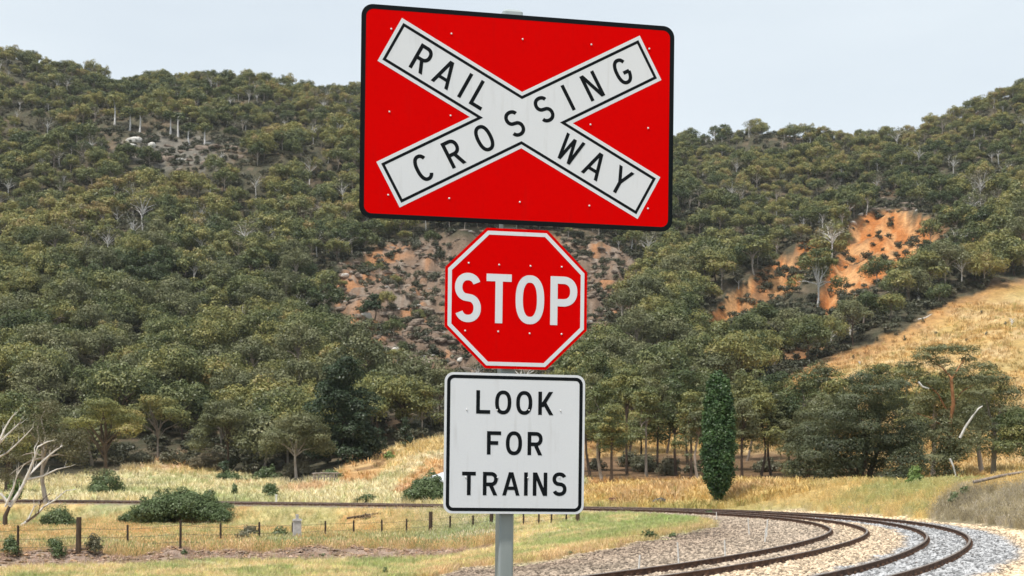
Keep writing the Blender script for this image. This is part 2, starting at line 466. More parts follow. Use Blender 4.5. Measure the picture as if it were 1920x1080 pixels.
def ground_color(x, y, z):
    px, py = proj(x, y, z)
    d = track_d(x, y)
    n1 = fbm(x / 6, y / 6, 41, 5); n2 = fbm(x / 1.6, y / 1.6, 42, 4); n3 = fbm(x / 22, y / 22, 43, 4); nb = fbm(x / 14, y / 25, 44, 5)
    far = y > 125
    c = np.tile(FOREST, (*x.shape, 1)).astype(float)
    c = mixc(c, np.array([0.16, 0.12, 0.08]), sstep(-0.1, 0.8, n1))
    c = mixc(c, np.array([0.06, 0.065, 0.04]), 0.8 * sstep(0.0, 0.5, n2))
    c = mixc(c, np.array([0.24, 0.14, 0.08]), 0.5 * sstep(0.5, 0.95, n3))
    inside = d > -1
    # golden hillside at the right, golden paddock at the left
    for P in (GOLD_HILL, LEFT_GOLD):
        s = poly_sd(px, py, P) + n2 * 6 + nb * 8
        m = sstep(-4, 8, s) * (y > 60)
        g = mixc(np.tile(GOLD, (*x.shape, 1)), PALEGOLD, sstep(-0.4, 0.6, n1))
        if P is GOLD_HILL:
            g = g * [.86, .75, .62]
            g = mixc(g, np.array([0.42, 0.29, 0.11]), 0.75 * sstep(0.0, 0.7, fbm(x / 10, y / 5, 46, 5)))
            g = mixc(g, np.array([0.36, 0.30, 0.10]), 0.5 * sstep(0.1, 0.8, n3))
            g = mixc(g, np.array([0.40, 0.17, 0.06]), 0.6 * sstep(40, 0, s))
        else:
            g = mixc(g, np.array([.66, .60, .38]), 0.6 * sstep(880, 900, py))
            g = mixc(g, GREEN * 1.1, 0.6 * sstep(-0.1, 0.6, nb) * sstep(880, 905, py))
        c = mixc(c, g, m)
    # brown earth under the grove
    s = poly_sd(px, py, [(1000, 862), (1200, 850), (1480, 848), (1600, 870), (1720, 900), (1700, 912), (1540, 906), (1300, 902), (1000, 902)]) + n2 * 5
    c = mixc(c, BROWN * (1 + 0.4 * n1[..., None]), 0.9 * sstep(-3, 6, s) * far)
    # orange soil: landslip, bank, mounds
    for P, lo, hi in ((SLIP, ORANGE * .95, ORANGE2), (SLIP2, ORANGE * .85, ORANGE2 * .9), (SLIP3, ORANGE * .6, ORANGE2 * .6),
                      ([(635, 885), (660, 858), (710, 845), (745, 850), (720, 880), (700, 905), (640, 905)], np.array([.52, .29, .12]), np.array([.60, .40, .19])),
                      ([(760, 900), (800, 868), (850, 858), (950, 850), (1010, 880), (1000, 925), (780, 928), (735, 925)], np.array([.50, .24, .09]), np.array([.60, .40, .20])),
                      ([(615, 545), (622, 522), (645, 510), (662, 530), (660, 560), (690, 585), (700, 640), (670, 640), (640, 585)], ORANGE, ORANGE2),
                      ([(660, 615), (690, 605), (720, 620), (725, 680), (745, 715), (700, 700)], ORANGE, ORANGE2),
                      ([(170, 740), (215, 700), (250, 745), (200, 765)], ORANGE * .6, ORANGE2 * .6),
                      ([(1350, 660), (1440, 648), (1560, 655), (1500, 675), (1400, 685)], ORANGE * .6, ORANGE2 * .7),
                      ([(1130, 560), (1165, 540), (1180, 590), (1150, 620)], ORANGE * .7, ORANGE2 * .7)):
        s = poly_sd(px, py, P) + n2 * 4 + n1 * 3
        col = mixc(np.tile(np.array(lo), (*x.shape, 1)), np.array(hi), sstep(-0.45, 0.45, fbm(x / 2.6, y / 12, 47, 5)))
        col = mixc(col, np.array([0.20, 0.12, 0.065]), 0.75 * sstep(0.28, 0.55, fbm(x / 4, y / 10, 147, 5)))
        c = mixc(c, col, sstep(-3, 4, s) * far)
    for P in ([(240, 868), (300, 858), (345, 846), (350, 852), (300, 868), (260, 876)], [(290, 880), (340, 868), (370, 866), (330, 880)], [(510, 920), (590, 905), (640, 912), (560, 925)], [(740, 918), (770, 905), (770, 930), (740, 930)], [(360, 898), (480, 905), (470, 909), (360, 903)]):
        s = poly_sd(px, py, P) + n2 * 3
        c = mixc(c, np.array([.62, .42, .25]), 0.85 * sstep(-2, 3, s) * far)
    m = sstep(-0.15, 0.5, fbm(x / 5, y / 7, 49, 4)) * sstep(914, 922, py) * sstep(1040, 1100, px) * sstep(1330, 1240, px) * ((~inside) & (y < 160))
    c = mixc(c, ORANGE2 * [0.95, 0.8, 0.65], 0.85 * m)
    # scree
    s = poly_sd(px, py, SCREE) + n2 * 5 + n1 * 8
    col = mixc(np.tile(SCREEC, (*x.shape, 1)), np.array([0.40, 0.19, 0.085]), 0.85 * sstep(0.05, 0.6, fbm(x / 9, y / 9, 48, 4) - 0.25 + 0.75 * sstep(780, 640, px)))
    col = mixc(col, np.array([0.30, 0.25, 0.205]), 0.8 * sstep(0.2, 0.7, n2))
    c = mixc(c, col, sstep(-6, 8, s) * far)
    s = 1 - np.hypot((px - 330) / 100, (py - 285) / 32)
    c = mixc(c, np.array([0.17, 0.155, 0.13]), sstep(-0.2, 0.3, s + 0.5 * n2) * far)
    # inside of the bend: dry and green grass
    near = inside | (y < 125) & (d > -40) & (x > 6)
    gr = mixc(np.tile(GREEN, (*x.shape, 1)), PALEGOLD * [.92, .92, .85], sstep(-0.05, 0.6, nb + 0.5 * n2))
    gr = mixc(gr, GREEN * [.8, .95, .8], 0.6 * sstep(0.25, 0.6, fbm(x / 3, y / 6, 61, 4)))
    c = mixc(c, gr, near.astype(float) * (y < 135))
    # the golden strip behind and on the embankment at the left
    yf = 60.5 + (x + 24) * 0.42
    m = sstep(0, 2, y - yf) * inside * sstep(-2, -10, x) * (1 - 0.75 * sstep(-10, 2, x))
    c = mixc(c, GOLD * [1.06, 1.0, .95], m * sstep(-0.9, 0.2, n1 + 0.3))
    c = mixc(c, GREEN * [1.1, 1.1, 1.1], 0.55 * m * sstep(0.0, 0.5, fbm(x / 5, y / 5, 63, 4)))
    c = mixc(c, ORANGE2 * [1, .85, .6], 0.5 * m * sstep(0.3, 0.8, n2))
    m = np.exp(-((y - yf) / 2.4) ** 2) * sstep(3, -8, x) * inside
    c = mixc(c, PURPLE * 1.05 * (1 + 0.2 * n2[..., None]), sstep(0.25, 0.6, m))
    # right bank: green, with a patch of dead purple-brown weeds
    m = ((d < -1.2) & (x > 4) & (y < 128)).astype(float)
    c = mixc(c, mixc(np.tile(GOLD * [1, .95, .8], (*x.shape, 1)), np.array([0.56, 0.38, 0.20]), 0.75 * sstep(-0.1, 0.6, n1 + 0.4 * n2) * sstep(1560, 1400, px)), m)
    grn = np.maximum(sstep(1480, 1620, px), sstep(-7, -3.5, d) * 0.8)
    c = mixc(c, np.array([0.35, 0.36, 0.14]), 0.85 * m * grn * sstep(-0.5, 0.35, nb + n2 * .6))
    s = poly_sd(px, py, [(1740, 985), (1750, 945), (1790, 918), (1860, 910), (2500, 900), (2500, 1010), (1850, 996)]) + n2 * 6
    c = mixc(c, (PURPLE * [.98, 1.12, .88])[None, :] * (0.8 + 0.35 * sstep(-.5, .5, n2))[..., None], sstep(-5, 6, s) * m)
    # gravel and ballast
    s = poly_sd(px, py, GRAV) + n2 * 5 + n1 * 4
    g = sstep(-4, 4, s) * (y < 125)
    verge = sstep(-26, -2, s) * (1 - g) * (y < 110)
    c = mixc(c, np.array([0.60, 0.42, 0.24]), 0.7 * verge * (d > 5))
    g = np.maximum(g, sstep(8.2, 7.0, d) * sstep(-1.9, -1.2, d) * (y < 200))
    gc = mixc(np.tile(GRAVEL, (*x.shape, 1)), np.array([0.235, 0.18, 0.14]), sstep(6, 11, d) * 0.9)
    gc = gc * (1 - 0.30 * sstep(0.0, 0.7, n1) * sstep(5, 8, d))[..., None]
    gc = mixc(gc, TAN, sstep(-1.0, -2.2, d) + 0.6 * sstep(1.5, 2.6, d) * sstep(5.2, 4, d))
    gc = mixc(gc, GREY, sstep(2.3, 1.9, d + 0.25 * n2) * sstep(-1.7, -1.2, d + 0.25 * n2) * sstep(120, 90, y))
    c = mixc(c, gc, g)
    return np.clip(c, 0.01, 0.9), g

# ------------------------------------------------------------------ ground sheet
def build_ground():
    rows, cols = 680, 540
    t = np.linspace(0, 1, rows)
    yb = -45 + 20 * np.exp(t * math.log(1900 / 20.0))           # from behind the camera to far behind the ridges
    uu = np.linspace(-1, 1, cols)
    u = 0.46 * uu + 0.9 * uu ** 5
    Y = np.repeat(yb[:, None], cols, 1)
    X = u[None, :] * (Y + 62) 
    Z = ground(X, Y)
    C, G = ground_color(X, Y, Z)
    V = np.stack([X, Y, Z], -1).reshape(-1, 3)
    a = (np.arange(rows - 1)[:, None] * cols + np.arange(cols - 1)[None, :]).ravel()
    Q = np.stack([a, a + 1, a + cols + 1, a + cols], 1)
    col4 = np.concatenate([C.reshape(-1, 3), np.ones((V.shape[0], 1))], 1)
    m = mat('ground_surface', rough=0.95, spec=0.15)
    L = m.node_tree.links; b = m.node_tree.nodes['Principled BSDF']
    at = N(m, 'ShaderNodeAttribute', attribute_name='col'); ag = N(m, 'ShaderNodeAttribute', attribute_name='gravel')
    geo = N(m, 'ShaderNodeNewGeometry')
    n1 = N(m, 'ShaderNodeTexNoise'); n1.inputs['Scale'].default_value = 1.3; n1.inputs['Detail'].default_value = 9; n1.inputs['Roughness'].default_value = 0.72
    n2 = N(m, 'ShaderNodeTexNoise'); n2.inputs['Scale'].default_value = 9; n2.inputs['Detail'].default_value = 5; n2.inputs['Roughness'].default_value = 0.7
    for n in (n1, n2): L.new(geo.outputs['Position'], n.inputs['Vector'])
    vo = N(m, 'ShaderNodeTexVoronoi'); vo.inputs['Scale'].default_value = 13; L.new(geo.outputs['Position'], vo.inputs['Vector'])
    r1 = N(m, 'ShaderNodeMapRange'); r1.inputs[1].default_value = 0.3; r1.inputs[2].default_value = 0.7; r1.inputs[3].default_value = 0.68; r1.inputs[4].default_value = 1.28
    L.new(n1.outputs['Fac'], r1.inputs[0])
    sepv = N(m, 'ShaderNodeSeparateColor'); L.new(vo.outputs['Color'], sepv.inputs[0])
    r2 = N(m, 'ShaderNodeMapRange'); r2.inputs[3].default_value = 0.45; r2.inputs[4].default_value = 1.45
    L.new(sepv.outputs[0], r2.inputs[0])
    mg = N(m, 'ShaderNodeMix'); mg.data_type = 'FLOAT'
    L.new(ag.outputs['Fac'], mg.inputs[0]); L.new(r1.outputs[0], mg.inputs[2]); L.new(r2.outputs[0], mg.inputs[3])
    ml = N(m, 'ShaderNodeVectorMath', operation='SCALE'); L.new(at.outputs['Color'], ml.inputs[0]); L.new(mg.outputs[0], ml.inputs['Scale'])
    n3 = N(m, 'ShaderNodeTexNoise'); n3.inputs['Scale'].default_value = 0.32; n3.inputs['Detail'].default_value = 8; n3.inputs['Roughness'].default_value = 0.65; L.new(geo.outputs['Position'], n3.inputs['Vector'])
    r3 = N(m, 'ShaderNodeMapRange'); r3.inputs[1].default_value = 0.36; r3.inputs[2].default_value = 0.64; r3.inputs[3].default_value = 0.78; r3.inputs[4].default_value = 1.16; L.new(n3.outputs['Fac'], r3.inputs[0])
    ml2 = N(m, 'ShaderNodeVectorMath', operation='SCALE'); L.new(ml.outputs[0], ml2.inputs[0]); L.new(r3.outputs[0], ml2.inputs['Scale'])
    L.new(ml2.outputs[0], b.inputs['Base Color'])
    bp0 = N(m, 'ShaderNodeBump'); bp0.inputs['Strength'].default_value = 0.7; bp0.inputs['Distance'].default_value = 1.2; L.new(n3.outputs['Fac'], bp0.inputs['Height'])
    bp = N(m, 'ShaderNodeBump'); bp.inputs['Strength'].default_value = 0.8; bp.inputs['Distance'].default_value = 0.25
    L.new(n1.outputs['Fac'], bp.inputs['Height']); L.new(bp0.outputs[0], bp.inputs['Normal'])
    bp2 = N(m, 'ShaderNodeBump'); bp2.inputs['Strength'].default_value = 0.6; bp2.inputs['Distance'].default_value = 0.05
    L.new(n2.outputs['Fac'], bp2.inputs['Height']); L.new(bp.outputs[0], bp2.inputs['Normal']); L.new(bp2.outputs[0], b.inputs['Normal'])
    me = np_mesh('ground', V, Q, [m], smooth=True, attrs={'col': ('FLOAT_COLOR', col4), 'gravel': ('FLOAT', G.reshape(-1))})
    tag(link('ground', me), kind='structure')
build_ground()

def build_haze():
    mb = MB(); mb.box((0, 900, 145), (3400, 2100, 320))
    m = bpy.data.materials.new('thin_air'); m.use_nodes = True; m.node_tree.nodes.clear()
    out = N(m, 'ShaderNodeOutputMaterial'); v = N(m, 'ShaderNodeVolumePrincipled')
    v.inputs['Color'].default_value = (0.93, 0.96, 1.0, 1); v.inputs['Density'].default_value = 0.00006
    m.node_tree.links.new(v.outputs[0], out.inputs['Volume'])
    tag(mb.obj('haze', m), 'thin pale air between the camera and the far hills', kind='stuff')
build_haze()

# ------------------------------------------------------------------ instanced masses (one object each)
def mass(name, label, P, S, rotz, idx, sources, cols=None, tilt=None):
    """P points, S scales (n,3), idx picks a source mesh; sources live in a collection of their own"""
    c = bpy.data.collections.new(name + '_sources')
    for i, me in enumerate(sources):
        c.objects.link(bpy.data.objects.new('%s_%02d' % (name, i), me))
    n = len(P)
    me = bpy.data.meshes.new(name)
    me.vertices.add(n); me.vertices.foreach_set('co', np.asarray(P, np.float32).ravel())
    R = np.zeros((n, 3), np.float32); R[:, 2] = rotz
    if tilt is not None: R[:, :2] = tilt
    for an, typ, key, data in (('rot', 'FLOAT_VECTOR', 'vector', R), ('scl', 'FLOAT_VECTOR', 'vector', np.asarray(S, np.float32)), ('idx', 'INT', 'value', np.asarray(idx, np.int32))):
        a = me.attributes.new(an, typ, 'POINT'); a.data.foreach_set(key, data.ravel())
    if cols is not None:
        a = me.attributes.new('tint', 'FLOAT_COLOR', 'POINT')
        a.data.foreach_set('color', np.concatenate([cols, np.ones((n, 1))], 1).astype(np.float32).ravel())
    o = link(name, me)
    ng = bpy.data.node_groups.new(name + '_scatter', 'GeometryNodeTree')
    ng.interface.new_socket('Geometry', in_out='INPUT', socket_type='NodeSocketGeometry')
    ng.interface.new_socket('Geometry', in_out='OUTPUT', socket_type='NodeSocketGeometry')
    gi, go = ng.nodes.new('NodeGroupInput'), ng.nodes.new('NodeGroupOutput')
    ip = ng.nodes.new('GeometryNodeInstanceOnPoints')
    ci = ng.nodes.new('GeometryNodeCollectionInfo')
    ci.inputs['Collection'].default_value = c
    ci.inputs['Separate Children'].default_value = True
    ci.inputs['Reset Children'].default_value = True
    def na(nm, t):
        q = ng.nodes.new('GeometryNodeInputNamedAttribute'); q.data_type = t; q.inputs['Name'].default_value = nm
        return q.outputs['Attribute']
    L = ng.links
    L.new(gi.outputs[0], ip.inputs['Points']); L.new(ci.outputs[0], ip.inputs['Instance'])
    ip.inputs['Pick Instance'].default_value = True
    L.new(na('idx', 'INT'), ip.inputs['Instance Index'])
    L.new(na('rot', 'FLOAT_VECTOR'), ip.inputs['Rotation'])
    L.new(na('scl', 'FLOAT_VECTOR'), ip.inputs['Scale'])
    L.new(ip.outputs[0], go.inputs[0])
    md = o.modifiers.new('scatter', 'NODES'); md.node_group = ng
    return tag(o, label, name.replace('_', ' '), kind='stuff')

# ------------------------------------------------------------------ trees
def leaf_cards(clumps, n_per_m2, size, rng, aspect=1.7, up=0.35, dense_in=0.25, droop=0.0):
    """leaf sized faces through ellipsoid clumps -> V, Q, v"""
    Vs, vv = [], []
    for (cx, cy, cz, rx, ry, rz) in clumps:
        area = 4 * math.pi * ((rx * ry) ** 1.6 / 3 + 2 * (rx * rz) ** 1.6 / 3) ** (1 / 1.6)
        n = max(6, int(area * n_per_m2))
        d = rng.normal(size=(n, 3)); d /= np.linalg.norm(d, axis=1)[:, None]
        low = d[:, 2] < -0.1
        d[low & (rng.random(n) < 0.55), 2] *= -1
        r = np.where(rng.random(n) < dense_in, rng.random(n) ** 0.5, 0.86 + 0.26 * rng.random(n))
        # ragged outline
        ph = rng.random(3) * 6.28
        lump = 1 + 0.16 * np.sin(d[:, 0] * 5 + ph[0]) + 0.14 * np.sin(d[:, 1] * 6 + ph[1]) + 0.12 * np.sin(d[:, 2] * 7 + ph[2])
        p = d * (r * lump)[:, None] * [rx, ry, rz] + [cx, cy, cz]
        nrm = d / np.array([rx, ry, rz]); nrm /= np.linalg.norm(nrm, axis=1)[:, None]
        nrm = nrm + rng.normal(size=(n, 3)) * 0.42 + [0, 0, up]; nrm /= np.linalg.norm(nrm, axis=1)[:, None]
        a = rng.normal(size=(n, 3)); a[:, 2] -= droop; a -= nrm * (a * nrm).sum(1)[:, None]; a /= np.linalg.norm(a, axis=1)[:, None]
        b = np.cross(nrm, a)
        s = size * (0.6 + 0.8 * rng.random(n))[:, None]
        A, B = a * s * 0.5 * math.sqrt(aspect), b * s * 0.5 / math.sqrt(aspect)
        q = np.stack([p - A - 0.2 * B, p - B + 0.1 * A, p + A + 0.15 * B, p + B - 0.1 * A], 1)
        Vs.append(q.reshape(-1, 3))
        cv = 0.42 + 0.15 * rng.normal()
        v = cv + 0.10 * rng.normal(size=n)
        vv.append(np.repeat(v, 4))
    V = np.concatenate(Vs); v = np.concatenate(vv)
    Q = np.arange(len(V)).reshape(-1, 4)
    return V, Q, v

def branches(mb, clumps, H, tr, rng, fork=0.4, lean=(0, 0), nbr=9, droop=0.0, n=5):
    lx, ly = lean
    kn = []
    P, R = [], []
    wob = rng.normal(size=2) * 0.03 * H
    for i in range(6):
        t = i / 5
        h = t * H * fork * 1.25
        P.append((lx * t * H + wob[0] * math.sin(t * 3), ly * t * H + wob[1] * math.sin(t * 2.4), h - (0.4 if i == 0 else 0)))
        R.append(tr * (1.25 if i == 0 else 1 - 0.5 * t))
    mb.tube(P, R, n)
    cl = sorted(clumps, key=lambda c: -c[3] * c[5])[:nbr]
    for c in cl:
        t0 = 0.62 + 0.38 * rng.random()
        i = min(int(t0 * 5), 4); f = t0 * 5 - i
        a = Vector(P[i]).lerp(Vector(P[i + 1]), f)
        e = Vector((c[0], c[1], c[2] + 0.2 * c[5]))
        r0 = tr * 0.48 * (0.8 + 0.4 * rng.random())
        m1 = a.lerp(e, 0.35) + Vector((rng.normal() * 0.05, rng.normal() * 0.05, 0.10)) * (e - a).length
        m2 = a.lerp(e, 0.7) + Vector((rng.normal() * 0.05, rng.normal() * 0.05, 0.07)) * (e - a).length
        mb.tube([a, m1, m2, e], [r0, r0 * 0.72, r0 * 0.45, r0 * 0.15], n, cap=False)

def crown_clumps(H, R, rng, n=12, base=0.42, flat=0.55, size=0.34, hollow=0.3):
    out = []
    for i in range(n):
        a = i * 2.399 + rng.random() * 0.9
        r = R * (hollow + (1 - hollow) * math.sqrt((i + 0.5) / n)) * (0.75 + 0.3 * rng.random())
        if i < 2: r *= 0.3
        top = H * (1 - base) * (1 - 0.55 * (r / R) ** 2)
        z = H * base + top * (0.45 + 0.5 * rng.random())
        s = R * size * (0.75 + 0.6 * rng.random())
        z = min(z, H - s * flat)
        out.append((math.cos(a) * r, math.sin(a) * r, z, s, s * (0.8 + 0.4 * rng.random()), s * flat * (0.8 + 0.5 * rng.random())))
    return out

def gum_meshes(name, seed, H=9.0, R=4.0, n=12, base=0.42, dens=9, leaf=0.36, leafm='gum', barkm='bark', tr=0.16, flat=0.55, size=0.34, fork=0.42, lean=(0, 0), n_side=5, nbr=9):
    rng = np.random.default_rng(seed)
    cl = crown_clumps(H, R, rng, n, base, flat, size)
    V, Q, v = leaf_cards(cl, dens, leaf, rng)
    crown = np_mesh(name + '_crown', V, Q, [M[leafm]], attrs={'v': ('FLOAT', v)})
    mb = MB(); branches(mb, cl, H, tr, rng, fork, lean, nbr, n=n_side)
    trunk = mb.mesh(name + '_trunk', M[barkm])
    return trunk, crown

def joined(name, trunk, crown):
    tv = np.array([v.co for v in trunk.vertices]); cv = np.empty(len(crown.vertices) * 3); crown.vertices.foreach_get('co', cv); cv = cv.reshape(-1, 3)
    tq = np.array([list(p.vertices) for p in trunk.polygons if len(p.vertices) == 4])
    cq = np.arange(len(cv)).reshape(-1, 4) + len(tv)
    v = np.empty(len(cv), np.float32); crown.attributes['v'].data.foreach_get('value', v)
    return np_mesh(name, np.vstack([tv, cv]), np.vstack([tq, cq]), [trunk.materials[0], crown.materials[0]],
                   mi=np.r_[np.zeros(len(tq)), np.ones(len(cq))], attrs={'v': ('FLOAT', np.r_[np.zeros(len(tv)), v])})

# kinds of gum on the hills: (round, open tall, flat topped, thin with long pale trunk, shrubby)
VAR = []
specs = [dict(H=9, R=4.00, n=20, base=.28, flat=0.89, size=.31), dict(H=10.5, R=3.63, n=18, base=.42, tr=.17, flat=0.87, size=.33), dict(H=8, R=4.37, n=22, base=.25, flat=0.77, size=.29),
         dict(H=11, R=3.26, n=14, base=.50, tr=.16, fork=.5, flat=0.83, size=.36), dict(H=9.5, R=4.28, n=24, base=.22, flat=0.92, size=.29), dict(H=8.5, R=3.72, n=18, base=.32, flat=0.83, size=.32),
         dict(H=10, R=4.46, n=26, base=.28, flat=0.83, size=.27), dict(H=7.5, R=3.72, n=20, base=.16, flat=0.92, size=.32),
         dict(H=10, R=3.81, n=15, base=.45, barkm='bark_white', tr=.2, fork=.5, flat=0.79, size=.34), dict(H=9, R=4.09, n=20, base=.26, barkm='bark_dark', flat=0.87)]
for i, s in enumerate(specs):
    VAR.append(gum_meshes('gum_tree_kind', 100 + i, dens=9, leaf=0.34, **s))
for i, s in enumerate((dict(H=10, R=3.8, n=12, base=.38, leafm='scrub', barkm='bark_white', tr=.2, fork=.45), dict(H=8.5, R=3.6, n=10, base=.35, leafm='scrub', barkm='bark', tr=.2, fork=.4))):
    VAR.append(gum_meshes('thin_gum_kind', 130 + i, dens=3.0, leaf=0.3, nbr=12, **s))
# finer-leaved versions for the nearer trees
NEARVAR = []
for i, s in enumerate(specs[:8]):
    s = dict(s); s['tr'] = s.get('tr', .16) * 1.15
    if i in (1, 4, 6): s['barkm'] = 'bark_dark'
    NEARVAR.append(gum_meshes('near_gum_kind', 200 + i, dens=16, leaf=0.24, leafm='gum_near' if i % 2 else 'gum', n_side=6, **s))

def place_tree(kind, x, y, z, h, rot, label, group, cat='gum tree', name='gum_tree', w=1.0, varset=None, h0=None):
    tm, cm = kind
    e = empty(name, (x, y, z - 0.1), label, cat, group)
    e.rotation_euler = (0, 0, rot); e.scale = (h * w, h * w, h)
    link('trunk', tm, e); link('crown', cm, e)
    return e

# ---- where the woods stand
def forest_points():
    pts = []
    # jittered grid, spacing grows a little with distance
    y = 205.0
    while y < 800:
        sp = 8.0 - (y - 205) * 0.0034
        xs = np.arange(-0.47 * y - 20, 0.47 * y + 20, sp)
        jx = RNG.uniform(-.45, .45, len(xs)) * sp; jy = RNG.uniform(-.45, .45, len(xs)) * sp
        pts.append(np.c_[xs + jx, y + jy])
        y += sp
    P = np.vstack(pts)
    x, y = P.T
    z = ground(x, y)
    px, py = proj(x, y, z)
    keep = np.ones(len(x), bool)
    r = RNG.random(len(x))
    gap = fbm(x / 30, y / 30, 77, 4)
    keep &= r < np.clip(0.98 - 0.50 * sstep(0.1, 0.7, gap), 0, 1)
    for P_, dens, soft in ((GOLD_HILL, 0.0, 4), (LEFT_GOLD, 0.0, 4), (SLIP, 0.10, -3), (SLIP2, 0.08, -3), (SLIP3, 0.2, 0), (SCREE, 0.24, 0), (SCREE_LOW, 0.34, 0), (SLIP_LOW, 0.10, 0)):
        s = poly_sd(px, py, P_)
        keep &= ~((s > -soft) & (r > dens))
    s = np.hypot((px - 330) / 95, (py - 285) / 28)
    keep &= ~((s < 1) & (r > 0.15))
    # the clearing strip and dark gully over the landslip
    s = poly_sd(px, py, [(1620, 395), (1660, 360), (1700, 385), (1760, 415), (1700, 400)])
    keep &= ~(s > -2)
    keep &= ~(poly_sd(px, py, [(160, 750), (215, 700), (255, 748), (205, 775)]) > -2)
    keep &= ~(poly_sd(px, py, [(225, 880), (250, 850), (330, 842), (470, 870), (470, 900), (300, 905)]) > 0)
    sizes = 0.82 + 0.60 * RNG.random(len(x)) + 0.14 * fbm(x / 25, y / 25, 78, 3)
    sizes = sizes * (1 - 0.30 * sstep(300, 650, y))
    sizes = np.where(y > 560, sizes * (0.72 + 0.45 * RNG.random(len(x)) ** 2), sizes)
    # small trees on the rocky ground
    sizes = np.where((poly_sd(px, py, SCREE) > 0) | (poly_sd(px, py, SLIP) > 0) | (poly_sd(px, py, SLIP2) > 0) | (poly_sd(px, py, SCREE_LOW) > 0) | (poly_sd(px, py, SLIP_LOW) > 0), sizes * 0.5, sizes)
    hp = sizes * 9.2 * F / y
    r2 = RNG.random(len(x))
    for hx_, hw_, hb_ in ((645, 72, 868), (556, 62, 896), (428, 60, 884), (296, 45, 862), (196, 60, 893), (702, 30, 604), (1532, 50, 580), (1440, 40, 620)):
        keep &= ~((np.abs(px - hx_) < hw_) & (py > hb_ - 14) & (py < hb_ + 60))
    keep &= ~((poly_sd(px, py, TRUNKS) > 0) & (r2 > 0.12))
    for P_, dens in ((SLIP, 0.05), (SLIP2, 0.06), (SLIP3, 0.3), (SCREE, 0.36), (TRUNKS, 0.25)):
        for f in (0.35, 0.65, 0.92):
            keep &= ~((poly_sd(px, py - hp * f, P_) > -2) & (r2 > dens))
    P = np.c_[x, y, z]
    return P[keep], sizes[keep], px[keep], py[keep]
FP, FS, FPX, FPY = forest_points()
score = FS / FP[:, 1]
behind = ((FPX > 690) & (FPX < 1250) & (FPY < 470)) | ((FPX > 850) & (FPX < 1085) & (FPY < 960)) | (FPX < -20) | (FPX > 1940)
score = np.where(behind, 0, score)
order = np.argsort(-score)
N_IND = 225
ind = order[:N_IND]
rest = np.setdiff1d(np.arange(len(FP)), ind)

ORD = 'zeroth first second third fourth fifth sixth seventh eighth ninth tenth eleventh twelfth thirteenth fourteenth fifteenth sixteenth seventeenth eighteenth nineteenth twentieth'.split()
TENS = {20: 'twenty', 30: 'thirty', 40: 'forty', 50: 'fifty', 60: 'sixty'}
def ordw(n):
    return ORD[n] if n <= 20 else (TENS[n // 10 * 10] + '-' + ORD[n % 10] if n % 10 else TENS[n // 10 * 10][:-1] + 'ieth')
def region(px):
    if px < 680: return 0
    if px < 1090: return 1
    return 2 if px < 1500 else 3
REG = (('gum trees on the lower left hillside', 'the left wood'), ('gum trees in the gully behind the signs', 'the middle gully'),
       ('gum trees on the slope right of the signs', 'above the grove'), ('gum trees beside the orange landslip', 'near the landslip'))
ntri = 0
SHAPE = ('rounded', 'tall', 'broad flat-topped', 'slim tall', 'full bushy', 'open', 'wide spreading', 'low squat')
rows = {}
for k in ind: rows.setdefault((region(FPX[k]), int(FP[k][1] // 14)), []).append(k)
rank = {}
for rg in range(4):
    for rn, key in enumerate(sorted(q for q in rows if q[0] == rg), 1):
        for j, k in enumerate(sorted(rows[key], key=lambda q: FPX[q]), 1): rank[k] = (rn, j)
for k in ind:
    x, y, z = FP[k]
    rg = region(FPX[k]); g, wh = REG[rg]; rn, j = rank[k]
    v_ = int(RNG.integers(0, len(NEARVAR)))
    lb = '%s gum tree, %s from left in the %s rank up %s' % (SHAPE[v_], ordw(j), ordw(rn), wh)
    place_tree(NEARVAR[v_], x, y, z, float(FS[k]), float(RNG.random() * 6.28), lb, g, w=float(0.9 + 0.25 * RNG.random()))
srcs = [joined('forest_gum', a, b) for a, b in VAR]
n = len(rest)
sc = FS[rest][:, None] * np.c_[0.85 + 0.4 * RNG.random(n), 0.85 + 0.4 * RNG.random(n), 0.85 + 0.35 * RNG.random(n)]
mass('gum_forest', 'dense eucalypt forest covering both hills up to the ridge lines', FP[rest] - [0, 0, .15], sc, RNG.random(n) * 6.28, RNG.integers(0, len(srcs), n), srcs)

# ---- low scrub between the trees, on the scree and the slip
def shrub_mesh(name, seed, R=1.2, H=1.1, n=6, dens=16, leaf=0.2, m='scrub', size=.5):
    rng = np.random.default_rng(seed)
    cl = []
    for i in range(n):
        a = rng.random() * 6.28; r = R * math.sqrt(rng.random()) * 0.7; s = R * size * (0.7 + 0.6 * rng.random())
        cl.append((math.cos(a) * r, math.sin(a) * r, min(H - s * .7, H * (0.35 + 0.5 * rng.random())), s, s, s * .75))
    V, Q, v = leaf_cards(cl, dens, leaf, rng)
    V[:, 2] = np.maximum(V[:, 2], -0.05)
    return np_mesh(name, V, Q, [M[m]], attrs={'v': ('FLOAT', v)})
shr = [shrub_mesh('scrub_bush', 300 + i, 1.3, 1.2 + .2 * i, 6, 8, 0.32, 'under') for i in range(4)]
nn = 17000
sy = 205 + 560 * RNG.random(nn) ** 0.8; sx = (RNG.random(nn) * 2 - 1) * 0.44 * sy
sz = ground(sx, sy); spx, spy = proj(sx, sy, sz)
kp = ~(((poly_sd(spx, spy, GOLD_HILL) > -2)) | ((poly_sd(spx, spy, LEFT_GOLD) > 2)) | ((poly_sd(spx, spy, SLIP) > 0) & (RNG.random(nn) > 0.4)))
kp &= ~((poly_sd(spx, spy, SCREE) > 0) & (RNG.random(nn) > 0.9))
SP = np.c_[sx, sy, sz][kp]; n = len(SP)
